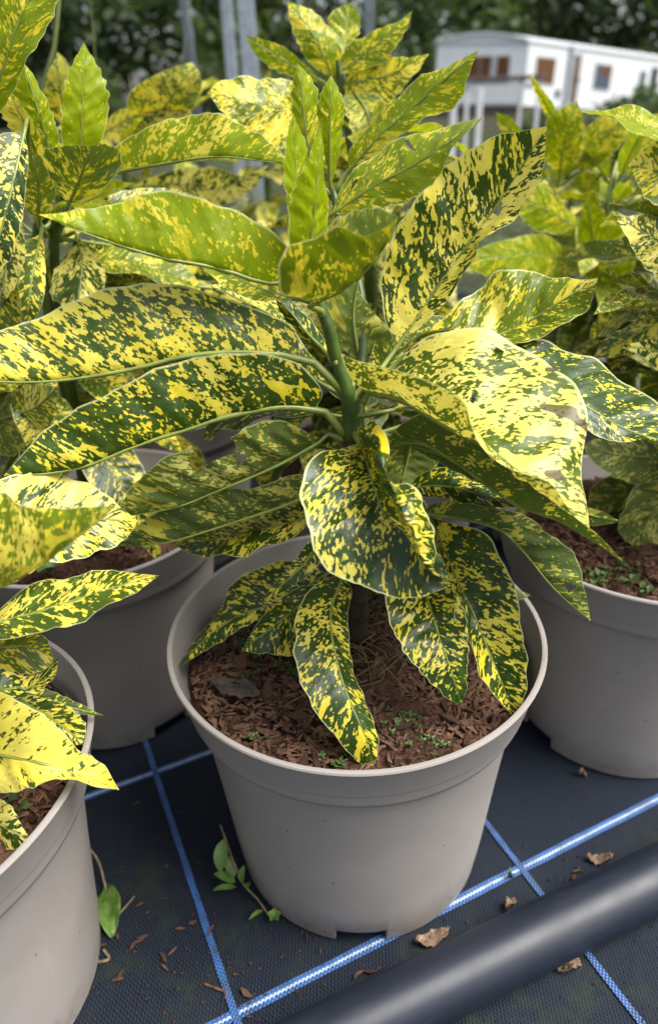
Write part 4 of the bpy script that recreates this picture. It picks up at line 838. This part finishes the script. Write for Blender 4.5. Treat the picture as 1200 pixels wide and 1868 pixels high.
for (x, y, L, a, lab) in [(788, 1717, .028, .25, 'dry brown leaf scrap lodged between the large pot and the pipe'), (930, 1655, .014, .8, 'pale dry leaf scrap touching the back of the pipe'), (1090, 1573, .020, -.2, 'curled beige leaf scrap behind the pipe near bark crumbs'), (1035, 1770, .019, .1, 'beige leaf scrap under the open side of the pipe beside a blue stripe'),
                       (1062, 1418, .008, .1, 'beige flake at the foot of the pot with leafy weeds'), (930, 1525 + 78, .006, .3, 'tiny green leaf flake beside the long stripe')]:
    tag(crumpled('leaf_scrap', None, gp(x, y) + Vector((0, 0, .002)), L, L * .42, a, M_DRYLEAF if 'green' not in lab else M_WEED, int(x), .006), lab, 'leaf scrap')
# fine crumbs nobody could count
v = []; f = []
for k in range(420):
    if k % 2: p = gp(rg.uniform(150, 620), rg.uniform(1480, 1868))
    else: p = gp(rg.uniform(500, 1200), rg.uniform(1430, 1868))
    s = rg.uniform(.0005, .0016); a = rg.uniform(0, 6.28); n = len(v); c = p + Vector((0, 0, .0018))
    for q in range(3): v.append(c + Vector((math.cos(a + q * 2.1) * s * rg.uniform(.5, 1.5), math.sin(a + q * 2.1) * s, 0)))
    v.append(c + Vector((0, 0, s))); f += [(n, n + 1, n + 3), (n + 1, n + 2, n + 3), (n + 2, n, n + 3)]
tag(link('soil_crumbs', meshdata('soil_crumbs', v, f, M_FIBRE, smooth=False)), 'fine brown soil crumbs sprinkled over the black mat', 'soil crumbs', kind='stuff')

# ------------------------------------------------------------------ steel posts, table
def post(xt, xb, wpx, Y, label, rect=False, z1=3.6, yb=130):
    p = yp(xb, yb, Y); wd = wpx / F * (Y * _cp); mb = MB()
    if rect: mb.box(-wd / 2, wd / 2, -wd / 2, wd / 2, -.3, z1)
    else: mb.tube([(0, 0, -.3), (0, 0, z1)], wd / 2, 16)
    o = mb.obj('steel_post', M_GALV, None, smooth=not rect, bevel=.004 if rect else 0); o.location = (p.x, p.y, 0)
    return tag(o, label, 'post', 'galvanised posts')
post(0, 354, 11, 5.0, 'thin galvanised post beside a shorter matching post', z1=3.4); post(0, 345, 9, 5.15, 'second thin galvanised post standing against its twin', z1=3.4)
post(0, 423, 19, 5.0, 'medium galvanised square post next to the widest post', True); post(0, 457, 28, 5.1, 'widest galvanised square post', True)
post(0, 668, 8, 5.0, 'slim galvanised tube behind the star-crowned laurel, one of a pair', yb=50)['group'] = 'paired slim posts'; post(0, 677, 9, 5.12, 'slim galvanised tube behind the star-crowned laurel, one of a pair', yb=50)['group'] = 'paired slim posts'
def table():
    Y = 8.0; a = yp(850, 148, Y); zt = a.z; root = empty('garden_table', (a.x, Y, 0)); W, D = .74, .75
    MB().box(-.02, W, -.02, D, zt, zt + .03).obj('table_top', M_TABLE, root, False, .004)
    for (x, y) in ((.02, .02), (W - .04, .02), (.02, D - .04), (W - .04, D - .04)):
        MB().box(x - .016, x + .016, y - .016, y + .016, 0, zt - .001).obj('leg', M_WHITEPOST, root, False)
    for y in (.02, D - .04): MB().box(.05, W - .07, y - .012, y + .012, zt - .09, zt - .03).obj('apron_rail', M_WHITEPOST, root, False)
    tag(root, 'dark topped table on white legs standing before the caravan', 'table')
table()
def stake(xb, y0, Y, wpx, label):
    p = yp(xb, y0, Y); wd = wpx / F * Y * _cp; o = MB().box(-wd / 2, wd / 2, -wd / 2, wd / 2, -.05, p.z).obj('white_stake', M_WHITEPOST, None, False, .003); o.location = (p.x, Y, 0); tag(o, label, 'stake')
stake(827, 186, 7.0, 11, 'short white stake standing beside the dark topped table'); stake(876, 160, 6.5, 10, 'tall white stake in front of the dark topped table')

# ------------------------------------------------------------------ caravan
def caravan():
    A = yp(949, 200, 30.0); B = yp(1215, 200, 36.5); d = Vector((B.x - A.x, B.y - A.y, 0)); L = d.length; az = math.atan2(d.y, d.x)
    root = empty('caravan', (A.x, A.y, 0), az); root.rotation_euler = (0, R(3.2), az)
    ang = math.radians(125)          # the bay end leans back from the long side
    ex, ey = math.cos(ang), math.sin(ang); W = 3.15
    z0, z1 = .30, 2.30; arc = .24
    def foot(t): return (ex * W * t, ey * W * t)
    # walls: end face with arched roof, long side
    n = 15; mb = MB(); v = []; f = []
    for i in range(n):
        t = i / (n - 1); x, y = foot(t); v += [(x, y, z0), (x, y, z1 + arc * math.sin(math.pi * t) ** .8)]
    for i in range(n - 1): f.append((2 * i, 2 * i + 2, 2 * i + 3, 2 * i + 1))
    mb.add(v, f); MB.add(mb, [(0, 0, z0), (L, 0, z0), (L, 0, z1), (0, 0, z1)], [(0, 3, 2, 1)][::-1]); mb.add([(L, 0, z0), (L + ex * W, ey * W, z0), (L + ex * W, ey * W, z1), (L, 0, z1)], [(0, 1, 2, 3)])
    mb.add([(ex * W, ey * W, z0), (L + ex * W, ey * W, z0), (L + ex * W, ey * W, z1), (ex * W, ey * W, z1)], [(0, 1, 2, 3)])
    mb.obj('body', M_CARAVAN, root, False)
    v = []; f = []
    for i in range(n):
        t = i / (n - 1); x, y = foot(t * 1.04 - .02); z = z1 + arc * math.sin(math.pi * t) ** .8 + .015
        v += [(x - .08, y, z), (x + L + .08, y, z), (x - .08, y, z - .07), (x + L + .08, y, z - .07)]
    for i in range(n - 1): a = 4 * i; f += [(a, a + 4, a + 5, a + 1), (a + 2, a + 3, a + 7, a + 6), (a, a + 2, a + 6, a + 4), (a + 1, a + 5, a + 7, a + 3)]
    f += [(0, 1, 3, 2), (4 * n - 4, 4 * n - 2, 4 * n - 1, 4 * n - 3)]
    link('roof', meshdata('roof', v, f, M_CARAVAN, False), root)
    def on_end(t0, t1, za, zb, out, mat, name, parent, th=.03):
        nx, ny = -ey, ex; nx, ny = (nx, ny) if ny < 0 or nx < 0 else (-nx, -ny)
        (x0, y0), (x1, y1) = foot(t0), foot(t1); a, b = out, out + th
        q = [(x0 + nx * a, y0 + ny * a), (x1 + nx * a, y1 + ny * a), (x1 + nx * b, y1 + ny * b), (x0 + nx * b, y0 + ny * b)]
        v = [(*p, za) for p in q] + [(*p, zb) for p in q]
        return link(name, meshdata(name, v, [(3, 2, 1, 0), (4, 5, 6, 7), (0, 1, 5, 4), (1, 2, 6, 5), (2, 3, 7, 6), (3, 0, 4, 7)], mat, False), parent)
    def on_side(x0, x1, za, zb, out, mat, name, parent, th=.03): return MB().box(x0, x1, -out - th, -out, za, zb).obj(name, mat, parent, False)
    on_end(0, 1, z1 - .10, z1 - .06, .004, M_CARTRIM, 'trim_strip', root, .02)
    on_end(0, 1, z0 + .05, z0 + .10, .004, M_CARTRIM, 'trim_strip', root, .02)
    wn_ = on_end(.17, .66, 1.02, 1.86, .004, M_CARTRIM, 'window', root, .02)
    for (a, b) in ((.18, .315), (.38, .50), (.51, .65)):
        on_end(a, b, 1.06, 1.82, .026, M_CURTAIN, 'curtain', wn_, .006); None
    for (x0, x1, za, zb, m_) in ((.55, 1.75, 1.0, 1.88, M_CURTAIN), (4.3, 5.5, .98, 1.88, M_GLASS), (7.6, 8.1, 1.1, 1.8, M_GLASS)):
        w1 = on_side(x0, x1, za, zb, .004, M_CARTRIM, 'window', root, .02); on_side(x0 + .05, x1 - .05, za + .05, zb - .05, .026, m_, 'pane', w1, .006)
        if m_ is M_GLASS and x0 < 5: on_side(x1 - .75, x1 - .08, za + .48, zb - .08, .034, M_CURTAIN, 'curtain', w1, .004)
    dr = on_side(2.75, 3.35, .35, 2.12, .004, M_CARTRIM, 'door', root, .03); on_side(2.83, 3.27, .45, 2.02, .036, M_SKIRT, 'door_panel', dr, .006); on_side(3.29, 3.33, 1.2, 1.3, .036, M_DARK, 'handle', dr, .03)
    on_side(2.5, 2.62, .1, 2.3, .03, M_GALV, 'downpipe', root, .08); on_side(8.5, 9.0, .35, 1.95, .004, M_DARK, 'door', root, .03)
    on_side(.02, .06, z0, z1, .004, M_CARTRIM, 'corner_strip', root, .02)
    on_side(1.95, 2.2, .62, .88, .004, M_DARK, 'vent', root, .03)
    sk = MB(); sk.box(.06, L - .06, .06, .14, -.6, z0 + .01); sk.obj('skirting', M_SKIRT, root, False)
    on_end(.03, .97, -.6, z0 + .01, -.10, M_SKIRT, 'skirting', root, .05)
    tag(root, 'white caravan with arched end and brown curtained windows', 'caravan')
caravan()

# ------------------------------------------------------------------ trees beyond
def crown_mesh(seed, rx, rz, n, size, mat, clumps=60, low=.0):
    rg_ = np.random.default_rng(seed); c = rg_.normal(0, 1, (clumps, 3)); c /= np.linalg.norm(c, axis=1, keepdims=True); c *= (rg_.uniform(.25, 1, (clumps, 1)) ** .6)
    c[:, 0] *= rx; c[:, 1] *= rx; c[:, 2] *= rz; cl = rg_.integers(0, clumps, n); p = c[cl] + rg_.normal(0, 1, (n, 3)) * np.array([.20 * rx, .20 * rx, .11 * rz + .1])
    a = rg_.normal(0, 1, (n, 3)); a /= np.linalg.norm(a, axis=1, keepdims=True); b = np.cross(a, rg_.normal(0, 1, (n, 3))); b /= np.linalg.norm(b, axis=1, keepdims=True)
    s = size * rg_.uniform(.6, 1.4, (n, 1)); V = np.stack([p - a * s, p + b * s * .55, p + a * s, p - b * s * .55], 1).reshape(-1, 3)
    me = bpy.data.meshes.new('crown'); me.vertices.add(4 * n); me.vertices.foreach_set('co', V.astype(np.float32).ravel()); me.loops.add(4 * n); me.loops.foreach_set('vertex_index', np.arange(4 * n)); me.polygons.add(n)
    me.polygons.foreach_set('loop_start', np.arange(0, 4 * n, 4)); me.polygons.foreach_set('loop_total', np.full(n, 4)); me.materials.append(mat); me.update(); me.validate(); return me
CROWNS = [crown_mesh(1, 3.6, 4.2, 2050, .30, M_TREELEAF[0]), crown_mesh(2, 4.2, 4.8, 2400, .32, M_TREELEAF[1], 70), crown_mesh(3, 3.4, 3.8, 1850, .30, M_TREELEAF[2], 50)]
def trunk_mesh(seed, H):
    rg_ = np.random.default_rng(seed); mb = MB(); mb.tube([(0, 0, -.3), (.1, .05, H * .35), (-.1, .1, H * .7), (0, 0, H)], [.24, .2, .13, .04], 9)
    for k in range(7):
        z = H * rg_.uniform(.25, .8); a = rg_.uniform(0, 6.28); l = rg_.uniform(1.4, 2.8); mb.tube([(0, 0, z), (math.cos(a) * l * .5, math.sin(a) * l * .5, z + l * .35), (math.cos(a) * l, math.sin(a) * l, z + l * .55)], [.09, .06, .02], 6)
    return meshdata('trunk', mb.v, mb.f, M_TRUNK)
TRUNKS = [trunk_mesh(i, 6.5) for i in range(3)]
rg = np.random.default_rng(77)
TREES = [(x, 44 + (i % 3) * 2.5) for i, x in enumerate(np.linspace(-25, 27, 12))]
for i, (x, y) in enumerate(TREES):
    k = i % 3; root = empty('broadleaf_tree', (x + rg.normal(0, .8), y, 0), rg.uniform(0, 6.28)); s = rg.uniform(.9, 1.2)
    root.scale = (s, s, s); t = link('trunk', TRUNKS[k], root); c = link('crown', CROWNS[k], root); c.location = (0, 0, 4.9 + rg.uniform(-.4, .5))
    if i < 12: tag(root, 'dark green broadleaf tree in the row behind the caravan', 'tree', 'trees behind the caravan')
SHR = [crown_mesh(10 + i, 1.7, 1.15, 3600, .13, M_TREELEAF[i], 26) for i in range(3)]
for i, x in enumerate(np.linspace(-24, 29, 17)):
    root = empty('hedge_shrub', (x + rg.normal(0, .4), 40 + rg.normal(0, .6), 0), rg.uniform(0, 6.28)); c = link('foliage', SHR[i % 3], root); c.location = (0, 0, 1.15); link('stem', meshdata('stem', *(lambda m: (m.v, m.f))(MB().tube([(0, 0, -.1), (.05, 0, .6), (0, .05, 1.4)], [.06, .05, .02], 6)), M_TRUNK), root)
    tag(root, 'rounded dark shrub in the hedge under the trees', 'shrub', 'hedge shrubs')
# ------------------------------------------------------------------ wild grass and weeds in the field
def grass_tuft(x, y, n, hgt, rg_, label, spread=.06):
    v = []; f = []
    root = empty('wild_grass', (x, y, 0))
    for k in range(n):
        a = rg_.uniform(0, 6.28); b = Vector((rg_.normal(0, spread), rg_.normal(0, spread), 0)); hh = hgt * rg_.uniform(.6, 1.1); l = rg_.uniform(.02, .22) * hh
        pts = [b, b + Vector((math.cos(a) * l * .2, math.sin(a) * l * .2, hh * .5)), b + Vector((math.cos(a) * l, math.sin(a) * l, hh))]
        MB().tube(catmull([tuple(p) for p in pts], 9), [.0022, .002, .0019, .0017, .0015, .0013, .001, .0008, .0004], 5).obj('blade', M_GRASS, root)
    return tag(root, label, 'grass')
gr = grass_tuft(-.40, 1.45, 4, .8, rg, 'tuft of tall wild grass stalks behind the back row of pots')
gr2 = grass_tuft(-.16, 1.7, 4, .62, rg, 'shorter wild grass behind the golden cupped leaf')
p0, p1, p2 = yp(75, 215, 1.0), yp(98, 100, 1.0), yp(113, -60, 1.0)
MB().tube(catmull([(p0.x - .045, 1.0, -.01), (p0.x - .022, 1.0, p0.z * .55), tuple(p0), tuple(p1), tuple(p2)], 30), .0026, 7).obj('grass_stalk', M_GRASS); tag(bpy.data.objects['grass_stalk'], 'single thick green grass stalk rising past the upright lime leaf', 'grass')
for i, (x, y, hh) in enumerate([(3.3, 9.0, .5), (3.9, 9.6, .62), (4.6, 10.5, .6), (2.6, 9.4, .42)]):
    root = empty('field_weed', (x, y, 0)); me = SHR[i % 3]; c = link('foliage', me, root); c.scale = (.28, .28, hh * .42); c.location = (0, 0, hh * .5); link('stem', meshdata('stem', *(lambda m: (m.v, m.f))(MB().tube([(0, 0, -.02), (.02, 0, hh * .5), (0, .01, hh)], [.012, .01, .004], 6)), M_STEM), root)
    tag(root, 'bushy field weed growing in front of the caravan', 'weed', 'field weeds by the caravan')

def ground_cover():
    rg_ = np.random.default_rng(9); v = []; f = []
    for k in range(9000):
        y = 1.75 + 7.5 * rg_.random() ** 1.7; x = rg_.uniform(-.85, .95) * y * .72; 
        if x > .12 * y and x < .33 * y and y > 3: hh = .05
        else: hh = .30 * rg_.random() * (1.0 if y < 4 else .8)
        c = Vector((x, y, hh)); a = rg_.uniform(0, 6.28); L = rg_.uniform(.02, .05) * (1 + y * .10); d = Vector((math.cos(a), math.sin(a), rg_.uniform(-.2, .7))); e = Vector((-math.sin(a), math.cos(a), 0)) * L * .22; n = len(v)
        v += [c - d * L * .5, c + e, c + d * L * .5, c - e]; f.append((n, n + 1, n + 2, n + 3))
    tag(link('weeds', meshdata('weeds', v, f, M_TREELEAF[1])), 'low green weeds covering the field beyond the pots', 'weeds', kind='stuff')
ground_cover()
